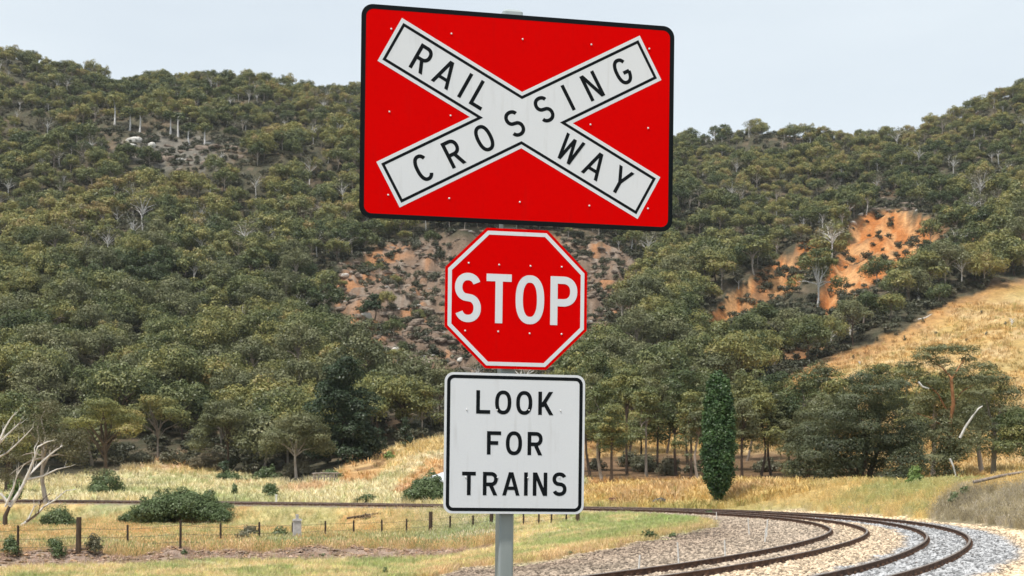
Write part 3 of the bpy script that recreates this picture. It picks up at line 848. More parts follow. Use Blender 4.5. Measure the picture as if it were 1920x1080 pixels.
mass('hillside_scrub', 'low grey-green scrub growing under and between the hillside trees', SP, np.repeat((0.6 + 0.9 * RNG.random(n))[:, None], 3, 1), RNG.random(n) * 6.28, RNG.integers(0, 4, n), shr)

# ------------------------------------------------------------------ rocks
def rock_mesh(name, seed, m, flat=0.7):
    rng = np.random.default_rng(seed)
    import bmesh
    bm = bmesh.new(); bmesh.ops.create_icosphere(bm, subdivisions=2, radius=1)
    ph = rng.random((6, 3)) * 6; dr = rng.normal(size=(6, 3)) * 1.8
    for v in bm.verts:
        c = np.array(v.co)
        k = 1 + sum(0.09 * math.sin(float(dr[i] @ c) + ph[i, 0]) for i in range(6))
        cc = np.sign(c) * np.abs(c) ** 0.75
        v.co = Vector((cc * k * [1, .8, flat]).tolist())
    me = bpy.data.meshes.new(name); bm.to_mesh(me); bm.free(); me.materials.append(m)
    return me
def rocks_in(poly, n, lo, hi, seed):
    rng = np.random.default_rng(seed)
    out = []
    poly = np.array(poly, float); a, b = poly.min(0), poly.max(0)
    for _ in range(n):
        q = a + (b - a) * rng.random(2)
        if poly_sd(np.array([q[0]]), np.array([q[1]]), poly)[0] < 0: continue
        out.append((*q, lo + (hi - lo) * rng.random() ** 2.5))
    return out
R0 = rocks_in(SCREE, 1700, 0.3, 1.25, 1) + rocks_in(SCREE_LOW, 420, 0.4, 1.5, 8) + rocks_in([(225, 270), (270, 255), (420, 262), (450, 300), (400, 330), (260, 320)], 110, 0.8, 2.6, 2) \
    + rocks_in([(1630, 400), (1660, 368), (1760, 410), (1700, 400)], 60, 0.6, 1.6, 3) + rocks_in([(150, 340), (230, 350), (200, 380), (150, 370)], 14, 1, 3, 4)
def hits(pl):
    """vectorised hit for many pixels"""
    px = np.array([p[0] for p in pl]); py = np.array([p[1] for p in pl])
    yy = 24.0 * np.exp(np.linspace(0, math.log(900 / 24.0), 420))
    X = (px[:, None] - 960) / F * yy[None]; Yg = np.repeat(yy[None], len(px), 0)
    Z = ground(X, Yg); ray = CH + (HZ - py[:, None]) / F * yy[None]
    ok = Z >= ray; k = np.where(ok.any(1), ok.argmax(1), len(yy) - 1)
    r = np.arange(len(px))
    return np.c_[X[r, k], Yg[r, k], Z[r, k]]
RP = hits(R0); rs = np.array([r[2] for r in R0])
n = len(RP)
mass('scree_rocks', 'loose grey rocks strewn over the bare hillside between the trees', RP, rs[:, None] * np.c_[0.8 + 1.3 * RNG.random(n) ** 2, 0.7 + .6 * RNG.random(n), 0.4 + .6 * RNG.random(n)],
     RNG.normal(size=n) * .5, np.where(RNG.random(n) < .04, 2, RNG.integers(0, 2, n)), [rock_mesh('scree_rock', 10 + i, M['rock'] if i < 2 else M['rock_white']) for i in range(3)])

rk = rock_mesh('boulder', 31, M['rock_white']); rk2 = rock_mesh('boulder', 33, M['rock_white'], .5); rkd = rock_mesh('boulder', 32, M['rock_dark'])
hx, hy, hz = hit(1597, 412)
outc = empty('rock_outcrop', (hx, hy, hz), 'pale boulders stacked at the left edge of the orange landslip, under dark rock', 'rocks')
def boulder(px, py, sx, sy, me, rot=0.0, lift=0.0):
    p = hit(px, py); s = p[1] / F
    b = link('boulder', me, outc)
    b.location = (p[0] - hx, p[1] - hy, p[2] - hz + lift)
    b.scale = (sx * s / 2, sx * s / 2, sy * s / 2); b.rotation_euler = (0.2, rot, rot * 2)
for a in ((1602, 398, 20, 13, rk, .2), (1590, 406, 13, 12, rk2, .5), (1613, 404, 12, 9, rk, -.3), (1588, 418, 11, 9, rk2, 0), (1600, 424, 14, 9, rk, .4), (1586, 428, 10, 8, rk2, .1), (1612, 388, 14, 9, rk2, .1),
          (1633, 382, 14, 20, rkd, .5), (1643, 370, 14, 22, rkd, .4), (1653, 358, 14, 18, rkd, .3), (1572, 440, 22, 10, rkd, -.6), (1584, 432, 16, 9, rkd, -.4), (1625, 392, 18, 11, rkd, 0)):
    boulder(*a)

# ------------------------------------------------------------------ the railway
def rail_profile():
    # (across, up) with the rail top at 0
    return [(-.070, -.165), (.070, -.165), (.070, -.155), (.014, -.136), (.009, -.125), (.009, -.045), (.034, -.036), (.036, -.008), (.026, 0.0),
            (-.026, 0.0), (-.036, -.008), (-.034, -.036), (-.009, -.045), (-.009, -.125), (-.014, -.136), (-.070, -.155)]
M['rail'] = noisy('rusty_rail_steel', (0.062, 0.032, 0.022), (0.150, 0.080, 0.052), 5, 0.75, 6, 0.2, 0.004)
M['rail_top'] = noisy('worn_rail_top', (0.34, 0.29, 0.26), (0.20, 0.16, 0.14), 3, 0.45, 4, 0.0, metal=0.4)
M['clip'] = noisy('rusty_clip', (.09, .05, .034), (.17, .10, .066), 9, .8)
M['sleeper'] = noisy('stained_timber_sleeper', (0.06, 0.045, 0.035), (0.14, 0.11, 0.09), 5, 0.9, 5, 0.4)
def build_rail(q, parent):
    prof = rail_profile(); k = len(prof)
    t = np.gradient(q, axis=0); t /= np.hypot(*t.T)[:, None]
    nrm = np.c_[-t[:, 1], t[:, 0]]
    V = np.concatenate([np.c_[q + nrm * a, np.full(len(q), b)] for a, b in prof]).reshape(k, len(q), 3).transpose(1, 0, 2).reshape(-1, 3)
    i = np.arange(len(q) - 1)[:, None] * k; j = np.arange(k)[None, :]; j2 = (j + 1) % k
    Q = np.stack([i + j, i + j2, i + k + j2, i + k + j], -1).reshape(-1, 4)
    mi = np.tile(np.array([1 if jj in (8, 7, 9) else 0 for jj in range(k)]), len(q) - 1)
    me = np_mesh('rail', V, Q, [M['rail'], M['rail_top']], mi=mi)
    return link('rail', me, parent)
def build_clips(q, parent):
    mb = MB(); s = np.r_[0, np.cumsum(np.hypot(*np.diff(q, axis=0).T))]
    t = np.gradient(q, axis=0)
    for u in np.arange(8, min(s[-1], 105), 0.65):
        x, y = np.interp(u, s, q[:, 0]), np.interp(u, s, q[:, 1])
        a = math.atan2(np.interp(u, s, t[:, 1]), np.interp(u, s, t[:, 0]))
        for sd in (-1, 1):
            mb.box((x - math.sin(a) * .075 * sd, y + math.cos(a) * .075 * sd, -.125), (.06, .06, .05), a)
    o = mb.obj('rail_clips', M['clip'], parent); o['kind'] = 'stuff'
def build_sleepers(qa, qb, parent, step=0.65):
    # only their tops show through the ballast
    mb = MB(); c = (qa + qb) / 2; s = np.r_[0, np.cumsum(np.hypot(*np.diff(c, axis=0).T))]; t = np.gradient(c, axis=0)
    for u in np.arange(8, min(s[-1], 190), step):
        x, y = np.interp(u, s, c[:, 0]), np.interp(u, s, c[:, 1]); a = math.atan2(np.interp(u, s, t[:, 1]), np.interp(u, s, t[:, 0]))
        mb.box((x, y, -.245 + random.uniform(-.008, .008)), (.23, 2.35, .15), a)
    o = mb.obj('sleepers', M['sleeper'], parent); o['kind'] = 'stuff'
_arc = np.arange(len(CURVE)); _a0 = int(np.abs(CURVE[:int(CURVE[:, 0].argmax()), 1] - 28).argmin()); _a1 = int(CURVE[:, 0].argmax()) - 24
OFF_A = np.interp(_arc, [_a0, _a1], [5.72, 4.90])          # the two tracks draw apart towards the crossing
qD, qC, qB, qA = CURVE, offset_curve(CURVE, 1.42), offset_curve(CURVE, OFF_A - 1.42), offset_curve(CURVE, OFF_A)
for q1, q2, lb in ((qD, qC, 'outer railway track with rusty rails on grey ballast, curving round the bend'), (qB, qA, 'inner railway track with rusty rails on tan gravel, curving round the bend')):
    x, y = q1[60]
    t_ = empty('railway_track', (0, 0, 0), lb, 'railway track')
    build_rail(q1, t_); build_rail(q2, t_); build_clips(q1, t_); build_clips(q2, t_); build_sleepers(q1, q2, t_)

# ------------------------------------------------------------------ loose stones
def tinted(name, rough=0.9, spread=0.35, transl=0.0):
    m = mat(name, rough=rough, spec=0.2)
    L = m.node_tree.links; b = m.node_tree.nodes['Principled BSDF']
    at = N(m, 'ShaderNodeAttribute', attribute_name='tint'); at.attribute_type = 'INSTANCER'
    oi = N(m, 'ShaderNodeObjectInfo'); r = N(m, 'ShaderNodeMapRange'); r.inputs[3].default_value = 1 - spread; r.inputs[4].default_value = 1 + spread
    L.new(oi.outputs['Random'], r.inputs[0])
    ml = N(m, 'ShaderNodeVectorMath', operation='SCALE'); L.new(at.outputs['Color'], ml.inputs[0]); L.new(r.outputs[0], ml.inputs['Scale'])
    L.new(ml.outputs[0], b.inputs['Base Color'])
    if transl:
        b.inputs['Roughness'].default_value = 0.8
    return m
M['stone'] = tinted('ballast_stone', spread=0.62)
M['grassm'] = tinted('grass_blades', spread=0.3)
def stone_mesh(seed):
    rng = np.random.default_rng(seed)
    v = np.array([(1, 0, 0), (-1, 0, 0), (0, 1, 0), (0, -1, 0), (0, 0, 1), (0, 0, -1), (.6, .6, .5), (-.6, .5, .6), (.5, -.6, .6), (-.6, -.6, .5)], float)
    v *= (0.75 + 0.5 * rng.random((len(v), 1)))
    import bmesh
    bm = bmesh.new()
    for p in v: bm.verts.new(p)
    bmesh.ops.convex_hull(bm, input=bm.verts)
    me = bpy.data.meshes.new('ballast_stone'); bm.to_mesh(me); bm.free(); me.materials.append(M['stone'])
    return me
def wedge(n, y0, y1, rng, pw=1.0, marg=1.12):
    y = y0 + (y1 - y0) * rng.random(n) ** pw
    x = (rng.random(n) * 2 - 1) * 0.37 * marg * y
    return x, y
rng = np.random.default_rng(5)
x, y = wedge(190000, 25, 95, rng, 1.25)
z = ground(x, y); px, py = proj(x, y, z)
d = track_d(x, y)
kc, kg = ground_color(x, y, z)
def near_rail(x, y, q, w=0.085):
    out = np.full(len(x), 9.0); q = q[np.abs(q[:, 1] - 60) < 50]
    for k in range(0, len(x), 20000):
        s_ = slice(k, k + 20000); out[s_] = np.sqrt(np.min((x[s_, None] - q[None, :, 0]) ** 2 + (y[s_, None] - q[None, :, 1]) ** 2, 1))
    return out < w
def dens_curve(q): 
    i_ = np.arange(0, len(q) - 1, .25); return np.c_[np.interp(i_, np.arange(len(q)), q[:, 0]), np.interp(i_, np.arange(len(q)), q[:, 1])]
rail_near = np.zeros(len(x), bool)
for q_ in (qA, qB, qC, qD): rail_near |= near_rail(x, y, dens_curve(q_), 0.11)
keep = (kg > 0.5) & ~rail_near & (x > -14)
P = np.c_[x, y, z][keep]; C = kc[keep]; n = len(P)
S = (0.026 + 0.055 * rng.random(n) ** 2)[:, None] * np.c_[np.ones(n), 0.7 + 0.5 * rng.random(n), 0.5 + 0.3 * rng.random(n)] * (1 + 0.5 * (C[:, :1] > 0.5))
C = C * np.array([1.22, 1.2, 1.16])
mass('ballast_gravel', 'loose pinkish tan and grey ballast stones along the curved tracks', P, S, rng.random(n) * 6.28, rng.integers(0, 4, n), [stone_mesh(i) for i in range(4)], cols=C)

rng = np.random.default_rng(15)
x = -36 + 38 * rng.random(5200); yf = 60.5 + (x + 24) * 0.42; y = yf + rng.normal(size=5200) * 1.0 - 0.3
kp = (y < 90) & (track_d(x, y) > 12); x, y = x[kp], y[kp]; z = ground(x, y); n = len(x)
cc = np.array([[.34, .25, .19]]) * (0.65 + 0.6 * rng.random((n, 1))) * np.where(rng.random((n, 1)) < .3, [[1.15, 1.0, .8]], [[1, 1, 1]])
mass('dirt_clods', 'lumps of purplish brown dirt and dead weeds heaped in a long low ridge', np.c_[x, y, z], (0.035 + 0.085 * rng.random(n) ** 3)[:, None] * np.array([[1.5, 1, .6]]), rng.random(n) * 6.28, rng.integers(0, 4, n), [stone_mesh(40 + i) for i in range(4)], cols=cc)

# ------------------------------------------------------------------ grass
def tuft(seed, nb=9, h=0.35, spread=0.12, w=0.012, head=False):
    rng = np.random.default_rng(seed); V, Q = [], []
    for i in range(nb):
        a = rng.random() * 6.28; r = spread * math.sqrt(rng.random()); bx, by = r * math.cos(a), r * math.sin(a)
        hh = h * (0.55 + 0.6 * rng.random()); ln = 0.15 + 0.45 * rng.random(); dx, dy = math.cos(a) * ln * hh, math.sin(a) * ln * hh
        b = rng.random() * 3.14; ux, uy = math.cos(b) * w, math.sin(b) * w
        k = len(V)
        V += [(bx - ux, by - uy, -.03), (bx + ux, by + uy, -.03), (bx + dx * .35 + ux * .8, by + dy * .35 + uy * .8, hh * .6), (bx + dx * .35 - ux * .8, by + dy * .35 - uy * .8, hh * .6),
              (bx + dx + ux * .2, by + dy + uy * .2, hh), (bx + dx - ux * .2, by + dy - uy * .2, hh)]
        Q += [(k, k + 1, k + 2, k + 3), (k + 3, k + 2, k + 4, k + 5)]
        if head:
            k = len(V); q = 2.4
            V += [(bx + dx - ux * q, by + dy - uy * q, hh * .93), (bx + dx + ux * q, by + dy + uy * q, hh * .93), (bx + dx * 1.1 + ux, by + dy * 1.1 + uy, hh * 1.12), (bx + dx * 1.1 - ux, by + dy * 1.1 - uy, hh * 1.12)]
            Q += [(k, k + 1, k + 2, k + 3)]
    return np_mesh('grass_tuft', V, Q, [M['grassm']])
rng = np.random.default_rng(6)
x, y = wedge(175000, 36, 132, rng, 1.1)
z = ground(x, y); px, py = proj(x, y, z); d = track_d(x, y)
gc, gg = ground_color(x, y, z)
yf = 60.5 + (x + 24) * 0.42
behindf = (y > yf + 1.2) & (d > 7) & (x < 0)
ridge = (np.abs(y - yf) < 2.2) & (x < -1) & (d > 7)
right = (d < -3.2) & (x > 6)
lawn = (d > 8) & ~behindf
r = rng.random(len(x))
k1 = lawn & (gg < 0.35) & (~ridge | (r < 0.6))
n = k1.sum()
S = np.repeat((0.28 + 0.42 * rng.random(n) ** 2)[:, None], 3, 1)
tc_ = gc[k1] * (1 + 0.1 * rng.normal(size=(n, 1))); tc_ = np.where(ridge[k1][:, None], [[.42, .31, .24]] * (0.75 + .5 * rng.random((n, 1))), tc_); tc_ = tc_ * np.where(rng.random((n, 1)) < 0.3, [1.0, 1.08, .8], [1.12, 1.03, 1.0])
mass('green_grass', 'short green and straw coloured grass between the fence and the gravel', np.c_[x, y, z][k1], S, rng.random(n) * 6.28, rng.integers(0, 3, n), [tuft(i, 10, .34, .16, .013) for i in range(3)], cols=np.clip(tc_ * 1.08, .02, .9))
bare = right & (px < 1520) & (r > .3)
k2 = ((behindf & (r < 0.8)) | (right & (gg < .5) & (r < .7))) & ~bare
n = k2.sum()
tall = np.where(behindf[k2] & (y[k2] < yf[k2] + 14), 0.47, 0.34); tall = np.where((d[k2] < 12) & (x[k2] < 0), 0.30, tall); tall = np.where((d[k2] < 9.2) & (x[k2] < 0), 0.12, tall)
S = np.repeat((tall * (0.6 + 0.7 * rng.random(n)))[:, None], 3, 1)
mix = rng.random((n, 1))
tc_ = gc[k2] * (1 + 0.12 * rng.normal(size=(n, 1)))
prox = np.exp(-((y[k2] - yf[k2]) / 2.4) ** 2) > .12
tc_ = np.where((prox & behindf[k2])[:, None], GOLD[None] * [[1, .93, .9]] * (0.85 + .3 * rng.random((n, 1))), tc_)
tc_ = np.where((mix < 0.22) & behindf[k2][:, None], [[0.30, 0.33, 0.13]], tc_)
tc_ = np.where(mix > 0.68, tc_ * [[1.12, 1.16, 1.45]], tc_)
mass('dry_grass', 'tall golden seeding grass behind the wire fence and on the banks', np.c_[x, y, z][k2], S, rng.random(n) * 6.28, rng.integers(0, 3, n), [tuft(10 + i, 10, 1.0, .2, .016, True) for i in range(3)], cols=np.clip(tc_ * 1.08, .02, .9))
# tussocks on the paddocks beyond the line
x = (rng.random(60000) * 2 - 1) * 0.40; y = 96 + 260 * rng.random(60000) ** 1.3; x = x * y
z = ground(x, y); px, py = proj(x, y, z); d = track_d(x, y)
gc, gg = ground_color(x, y, z)
gold = (gc[:, 0] > 0.28) & (gc[:, 2] < .45) & (d < -3.5) & (gg < .3) & ((gc[:, 2] > .13 + .065 * (x < 5)) | (rng.random(60000) < .2))
k3 = gold
n = k3.sum(); 
S = np.c_[np.full(n, 1.6), np.full(n, 1.6), np.ones(n)] * (0.30 + 0.3 * rng.random(n) ** 2)[:, None] * (0.8 + y[k3, None] / 300)
tc_ = gc[k3] * (1 + 0.13 * rng.normal(size=(n, 1))); tc_ = np.where(rng.random((n, 1)) < .12, tc_ * [[.72, .85, .7]], tc_)
mass('paddock_grass', 'golden dry grass on the paddocks beyond the railway', np.c_[x, y, z][k3], S, rng.random(n) * 6.28, rng.integers(0, 3, n), [tuft(20 + i, 12, .9, .35, .035) for i in range(3)], cols=np.clip(tc_ * 1.08, .02, .9))

# weeds: darker green clumps in the long grass and on the lawn
def plant(name, me_name, seed, px, py, wpx, hpx, m, label, cat, group=None, leaf=None, n=9, Y=None, dens=None, stems=True):
    """a bush as wide and high as it shows in the photograph, standing on the ground"""
    if Y is None: x, y, z = hit(px, py)
    else:
        y = Y; x = (px - 960) / F * Y; z = gz(x, y)
    W, H = wpx * y / F, hpx * y / F
    rng = np.random.default_rng(seed); cl = []
    sz = min(W, H * 1.6) * (0.30 if n < 12 else 0.21)
    for i in range(n):
        a = (rng.random() * 2 - 1); b = (rng.random() * 2 - 1)
        s = sz * (0.7 + 0.5 * rng.random())
        env = max(0.12, 1 - a * a * 0.85)
        cl.append((a * (W / 2 - s), b * W * 0.28, max(s * .5, (H - s * .8) * env * (0.35 + 0.65 * rng.random())), s, s, s * .8))
    cl.append((0, 0, H - sz * .8, sz, sz, sz * .8))
    for i in range(max(3, n // 3)):      # sprays that stick out
        a = rng.random() * 2 - 1; s = sz * (.25 + .25 * rng.random()); cl.append((a * W * .5, (rng.random() - .5) * W * .4, H * (.35 + .7 * rng.random()) * max(.3, 1 - a * a * .75), s, s, s * 1.3))
    leaf = leaf or y * 2.6 / F
    V, Q, v = leaf_cards(cl, dens or 1.5 / leaf ** 2 * 0.85, leaf, rng, dense_in=0.3)
    V[:, 2] = np.maximum(V[:, 2], -0.1)
    e = empty(name, (x, y, z), label, cat, group)
    link('foliage', np_mesh(me_name, V, Q, [M[m]], attrs={'v': ('FLOAT', v)}), e)
    if stems:
        mb = MB()
        for c in cl[:7]: mb.tube([(c[0] * .2, c[1] * .2, -.15), (c[0] * .6, c[1] * .6, c[2] * .6), (c[0], c[1], c[2])], [.05 + .004 * W, .04, .02], 5, False)
        mb.obj('stem', M['bark_dark'], e)
    return e

plant('green_bush', 'bush_foliage', 501, 342, 984, 212, 66, 'bush', 'big rounded dark green bush behind the wire fence at left', 'bush', n=70)
plant('green_bush', 'bush_foliage', 502, 240, 982, 44, 20, 'bush', 'small low bush touching the left side of the big rounded bush', 'bush')
plant('green_bush', 'bush_foliage', 503, 806, 944, 104, 52, 'bush', 'round green bush in front of the white shed roof', 'bush', n=34, Y=117)
plant('green_bush', 'bush_foliage', 504, 691, 942, 46, 16, 'bush', 'low green bush beside the far track left of the shed', 'bush', Y=119)
plant('green_bush', 'bush_foliage', 505, 507, 935, 32, 30, 'bush', 'small ball-shaped green bush alone on the pale field', 'bush', Y=128)
plant('green_bush', 'bush_foliage', 506, 440, 932, 15, 27, 'bush', 'narrow upright little bush just right of the big rounded bush', 'bush', Y=130)
plant('green_bush', 'bush_foliage', 507, 200, 905, 66, 46, 'bush', 'dense green bush below the olive gum tree at left', 'bush', n=12, Y=150)
plant('green_bush', 'bush_foliage', 508, 190, 913, 40, 26, 'bush', 'lower green bush in front of the dense one at left', 'bush', Y=145)
plant('weedy_bush', 'bush_foliage', 509, 108, 994, 72, 44, 'bush', 'leafy green sapling behind the fence right of the white dead gum', 'bush', n=8)
plant('green_bush', 'bush_foliage', 510, 30, 925, 36, 44, 'lush', 'bright green bush behind the white dead gum at the left edge', 'bush', Y=128)
plant('green_bush', 'bush_foliage', 511, 730, 862, 22, 16, 'lush', 'small bright green bush on the golden slope left of the signs', 'bush')
plant('green_bush', 'bush_foliage', 512, 1716, 925, 34, 38, 'lush', 'bright green bush at the foot of the tall gum tree on the right', 'bush', Y=92)
LB1 = ((430, 905, 60, 22), (505, 900, 80, 24), (560, 893, 60, 30), (400, 880, 90, 34), (330, 872, 80, 26), (265, 870, 50, 26), (620, 898, 50, 16))
for i, (a, b, w, h) in enumerate(LB1):
    plant('undergrowth_bush', 'undergrowth_foliage', 520 + i, a, b, w, h, 'bush' if i in (0, 1, 6) else 'scrub', 'low dark bush, %s from the left along the foot of the left wood' % ordw(1 + sum(q[0] < a for q in LB1)), 'bush', 'bushes along the foot of the left wood')
LB2 = ((1210, 885, 70, 34), (1255, 892, 50, 34), (1180, 875, 50, 30), (1440, 885, 60, 26), (1500, 900, 50, 26), (1120, 880, 40, 20), (1300, 888, 34, 22))
for i, (a, b, w, h) in enumerate(LB2):
    plant('undergrowth_bush', 'undergrowth_foliage', 530 + i, a, b, w, h, 'scrub', 'low grey bush, %s from the left on the brown earth beneath the grove' % ordw(1 + sum(q[0] < a for q in LB2)), 'bush', 'bushes beneath the grove')
LB3 = ((105, 1046, 40, 36), (175, 1040, 34, 34), (20, 1046, 40, 34), (455, 1028, 40, 30), (525, 1022, 44, 34), (470, 1012, 40, 26), (345, 1040, 12, 8))
for i, (a, b, w, h) in enumerate(LB3):
    plant('weed_clump', 'weed_foliage', 540 + i, a, b, w, h, 'scrub' if i % 2 else 'bush', 'grey-green weed clump, %s from the left along the wire fence' % ordw(1 + sum(q[0] < a for q in LB3)), 'weeds', 'weed clumps along the fence', n=6, stems=False)
LB4 = ((1220, 1012, 34, 16), (1205, 1010, 8, 14), (1262, 1008, 20, 8), (1068, 1040, 16, 7), (1330, 965, 24, 8), (888, 1006, 12, 6), (1790, 945, 24, 22), (1810, 930, 20, 18), (600, 1045, 60, 5), (722, 1078, 12, 14))
for i, (a, b, w, h) in enumerate(LB4):
    plant('weed_clump', 'weed_foliage', 550 + i, a, b, w, h, 'bush', 'small green weed clump, %s from the left in the grass near gravel or track' % ordw(1 + sum(q[0] < a for q in LB4)), 'weeds', 'weed clumps near the gravel', n=5, stems=False)

# little shrubs dotted over the golden hillside
hs = ((1680, 630), (1696, 640), (1560, 668), (1755, 628), (1730, 608), (1645, 642), (1840, 590), (1812, 640), (1540, 685), (1600, 675), (1660, 625), (1885, 615), (1770, 655), (1850, 630))
for i, (a, b) in enumerate(hs):
    plant('hillside_shrub', 'shrub_foliage', 570 + i, a, b, 6 + (i * 7) % 7, 5 + (i * 5) % 7, 'scrub', 'tiny dark shrub on the golden hillside, %s from the left' % ordw(1 + sum(q[0] < a for q in hs)), 'shrub', 'shrubs dotted on the golden hillside', n=4, stems=False)

# ------------------------------------------------------------------ single trees
def make_tree(name, label, cat, px, py, clumps_px, m, barkm, tr, Y=None, leaf_px=3.2, cover=1.0, trunk_pts=None, extra=None, nbr=12, group=None, fork=0.4, up=.35, sides=6, din=.25, side_depth=1.0):
    """clumps_px: (dx, dy_up, radius x, radius z) in photo pixels from the foot of the trunk; given their own depth spread"""
    if Y is None: x, y, z = hit(px, py)
    else: y = Y; x = (px - 960) / F * Y; z = gz(x, y)
    k = y / F
    sh = (py - (HZ - (z - CH) / k))      # keep the foot on the ground, heights as seen
    rng = np.random.default_rng(int(px) * 3 + 1)
    cl = []
    wmax = max(abs(c[0]) + c[2] for c in clumps_px)
    for c in clumps_px:
        dx, dz, rx, rz = c[:4]
        dep = rng.uniform(-.55, .55) * wmax * side_depth if len(c) < 5 else c[4]
        cl.append((dx * k, dep * k, (dz - sh) * k, rx * k, rx * k * .95, rz * k))
    H = max(c[2] + c[5] for c in cl)
    leaf = leaf_px * k
    V, Q, v = leaf_cards(cl, 1.25 * cover / leaf ** 2, leaf, rng, up=up, dense_in=din)
    e = empty(name, (x, y, z), label, cat, group)
    mb = MB()
    if trunk_pts:
        for pts, r0, r1 in trunk_pts:
            P = [(a * k, dd * k, (b - sh) * k if b > 0 else -.3) for a, b, dd in [(q + (0,))[:3] for q in pts]]
            mb.tube(P, list(np.linspace(r0 * k, r1 * k, len(P))), sides)
    else:
        branches(mb, cl, H, tr, rng, fork, nbr=nbr, n=sides)
    mb.obj('trunk', M[barkm], e)
    link('crown', np_mesh('crown_foliage', V, Q, [M[m]], attrs={'v': ('FLOAT', v)}), e)
    if extra: extra(e, k, sh)
    return e
def dome(W, H, base, n, seed, size=0.2, flat=.6):
    """clump list for a crown W wide and H high whose leaves start at 'base' (pixels)"""
    rng = np.random.default_rng(seed); out = []
    for i in range(n):
        a = rng.uniform(-1, 1); env = math.sqrt(max(0.03, 1 - a * a))
        s = W * size * (0.65 + .6 * rng.random())
        z = base + (H - base - s * flat) * env * (0.30 + 0.70 * rng.random() ** .7)
        out.append((a * (W / 2 - s * .8), z, s, s * flat * (.8 + .4 * rng.random())))
    return out

# cypress: a spindle of small tight clumps
def cypress():
    rng = np.random.default_rng(3)
    Y = 98.0; px = 1347; x = (px - 960) / F * Y; z = gz(x, Y); k = Y / F
    H = (948 - 697) * k; W = 31 * k
    prof = lambda t: W * np.interp(t, [0, .06, .12, .22, .36, .5, .62, .74, .84, .93, 1.0], [.10, .26, .58, .90, 1.0, .98, .90, .84, .74, .60, .16])
    cl = []
    for i in range(420):
        t = 0.035 + 0.955 * ((i + rng.random()) / 420); a = i * 2.399 + rng.random(); r = prof(t)
        s = r * (.15 + .17 * rng.random()) + .06
        rr = max(r - s * .7, 0) * (.78 + .40 * rng.random())
        cl.append((math.cos(a) * rr, math.sin(a) * rr, t * H, s, s, s * 1.25))
    V, Q, v = leaf_cards(cl, 72, 0.11, rng, up=.25, dense_in=.1)
    # dark heart so that no sky shows through
    cl2 = [(0, 0, t * H, prof(t) * .78, prof(t) * .78, H * .05) for t in np.linspace(.06, .96, 22)]
    V2, Q2, v2 = leaf_cards(cl2, 26, .2, rng)
    e = empty('cypress_tree', (x, Y, z), 'tall narrow dark green cypress standing alone beside the railway bend', 'cypress tree')
    link('crown', np_mesh('cypress_foliage', np.vstack([V, V2]), np.vstack([Q, Q2 + len(V)]), [M['cypress']], attrs={'v': ('FLOAT', np.r_[v, v2])}), e)
    mb = MB(); mb.tube([(0, 0, -.3), (0, 0, 1), (0.03, 0, H * .5)], [.17, .14, .06], 8); mb.obj('trunk', M['bark_dark'], e)
cypress()

# the dark pine at the left wood's edge
rng_ = np.random.default_rng(9)
pc = []
for i in range(95):
    t = i / 95; hh = 14 + 176 * t; w = np.interp(hh, [10, 60, 110, 150, 190], [64, 72, 66, 52, 24])
    a = rng_.uniform(-1, 1); s = 11 + 12 * (1 - t) * rng_.random() + 3
    pc.append((a * (w - s * .6), hh, s, s * .75))
make_tree('pine_tree', 'very dark broad pine tree at the edge of the wood, left of the stop sign', 'pine tree', 645, 868, pc, 'pine', 'bark_dark', .3, leaf_px=3.4, cover=1.25, nbr=5)
pc = [(rng_.uniform(-1, 1) * np.interp(h, [4, 20, 50], [10, 9, 1]), h, 6, 5) for h in np.linspace(6, 50, 14)]
make_tree('small_pine_tree', 'small dark conifer on the golden slope left of the LOOK FOR TRAINS sign', 'pine tree', 760, 838, pc, 'pine', 'bark_dark', .12, leaf_px=2.25)
pc = [(rng_.uniform(-1, 1) * np.interp(h, [4, 20, 50], [9, 9, 2]), h, 6, 5) for h in np.linspace(6, 36, 10)]
make_tree('small_pine_tree', 'small dark conifer among low bushes at the foot of the left wood', 'pine tree', 419, 903, pc, 'pine', 'bark_dark', .12, leaf_px=2.25)

# front rank of the left wood
make_tree('gum_tree', 'broad rounded gum tree with pale limbs beside the dark pine', 'gum tree', 556, 896, dome(150, 132, 30, 26, 1, .15, .6), 'gum_near', 'bark', .26, leaf_px=2.25)
make_tree('gum_tree', 'grey-green rounded gum tree in the middle of the left wood edge', 'gum tree', 428, 884, dome(140, 140, 40, 24, 2, .15, .55), 'gum_near', 'bark_dark', .26, leaf_px=2.25)
make_tree('gum_tree', 'olive gum tree with two slim pale trunks above the sandy path', 'gum tree', 296, 862, dome(120, 125, 55, 18, 3, .15, .5), 'gum', 'bark', .2, leaf_px=2.25)
make_tree('gum_tree', 'spreading olive gum tree with a black leaning trunk at left', 'gum tree', 196, 893, dome(150, 148, 75, 22, 4, .14, .45), 'gum', 'bark_dark', .32, leaf_px=2.25, Y=165)
make_tree('gum_tree', 'yellowish thin-leaved gum tree with pale twigs behind the white dead gum', 'gum tree', 88, 935, dome(190, 195, 20, 34, 5, .12, .6), 'olive', 'bark', .22, leaf_px=2.25, cover=.38, Y=121, din=.5)
make_tree('gum_tree', 'dark round gum tree at the left edge behind the thin-leaved one', 'gum tree', 12, 905, dome(110, 175, 25, 18, 6, .18, .6), 'gum', 'bark_dark', .3, leaf_px=2.7, Y=150)
make_tree('gum_tree', 'dark gum tree squeezed between the pine and the signs', 'gum tree', 790, 822, dome(100, 110, 30, 16, 7, .16, .55), 'gum', 'bark', .2, leaf_px=2.25)

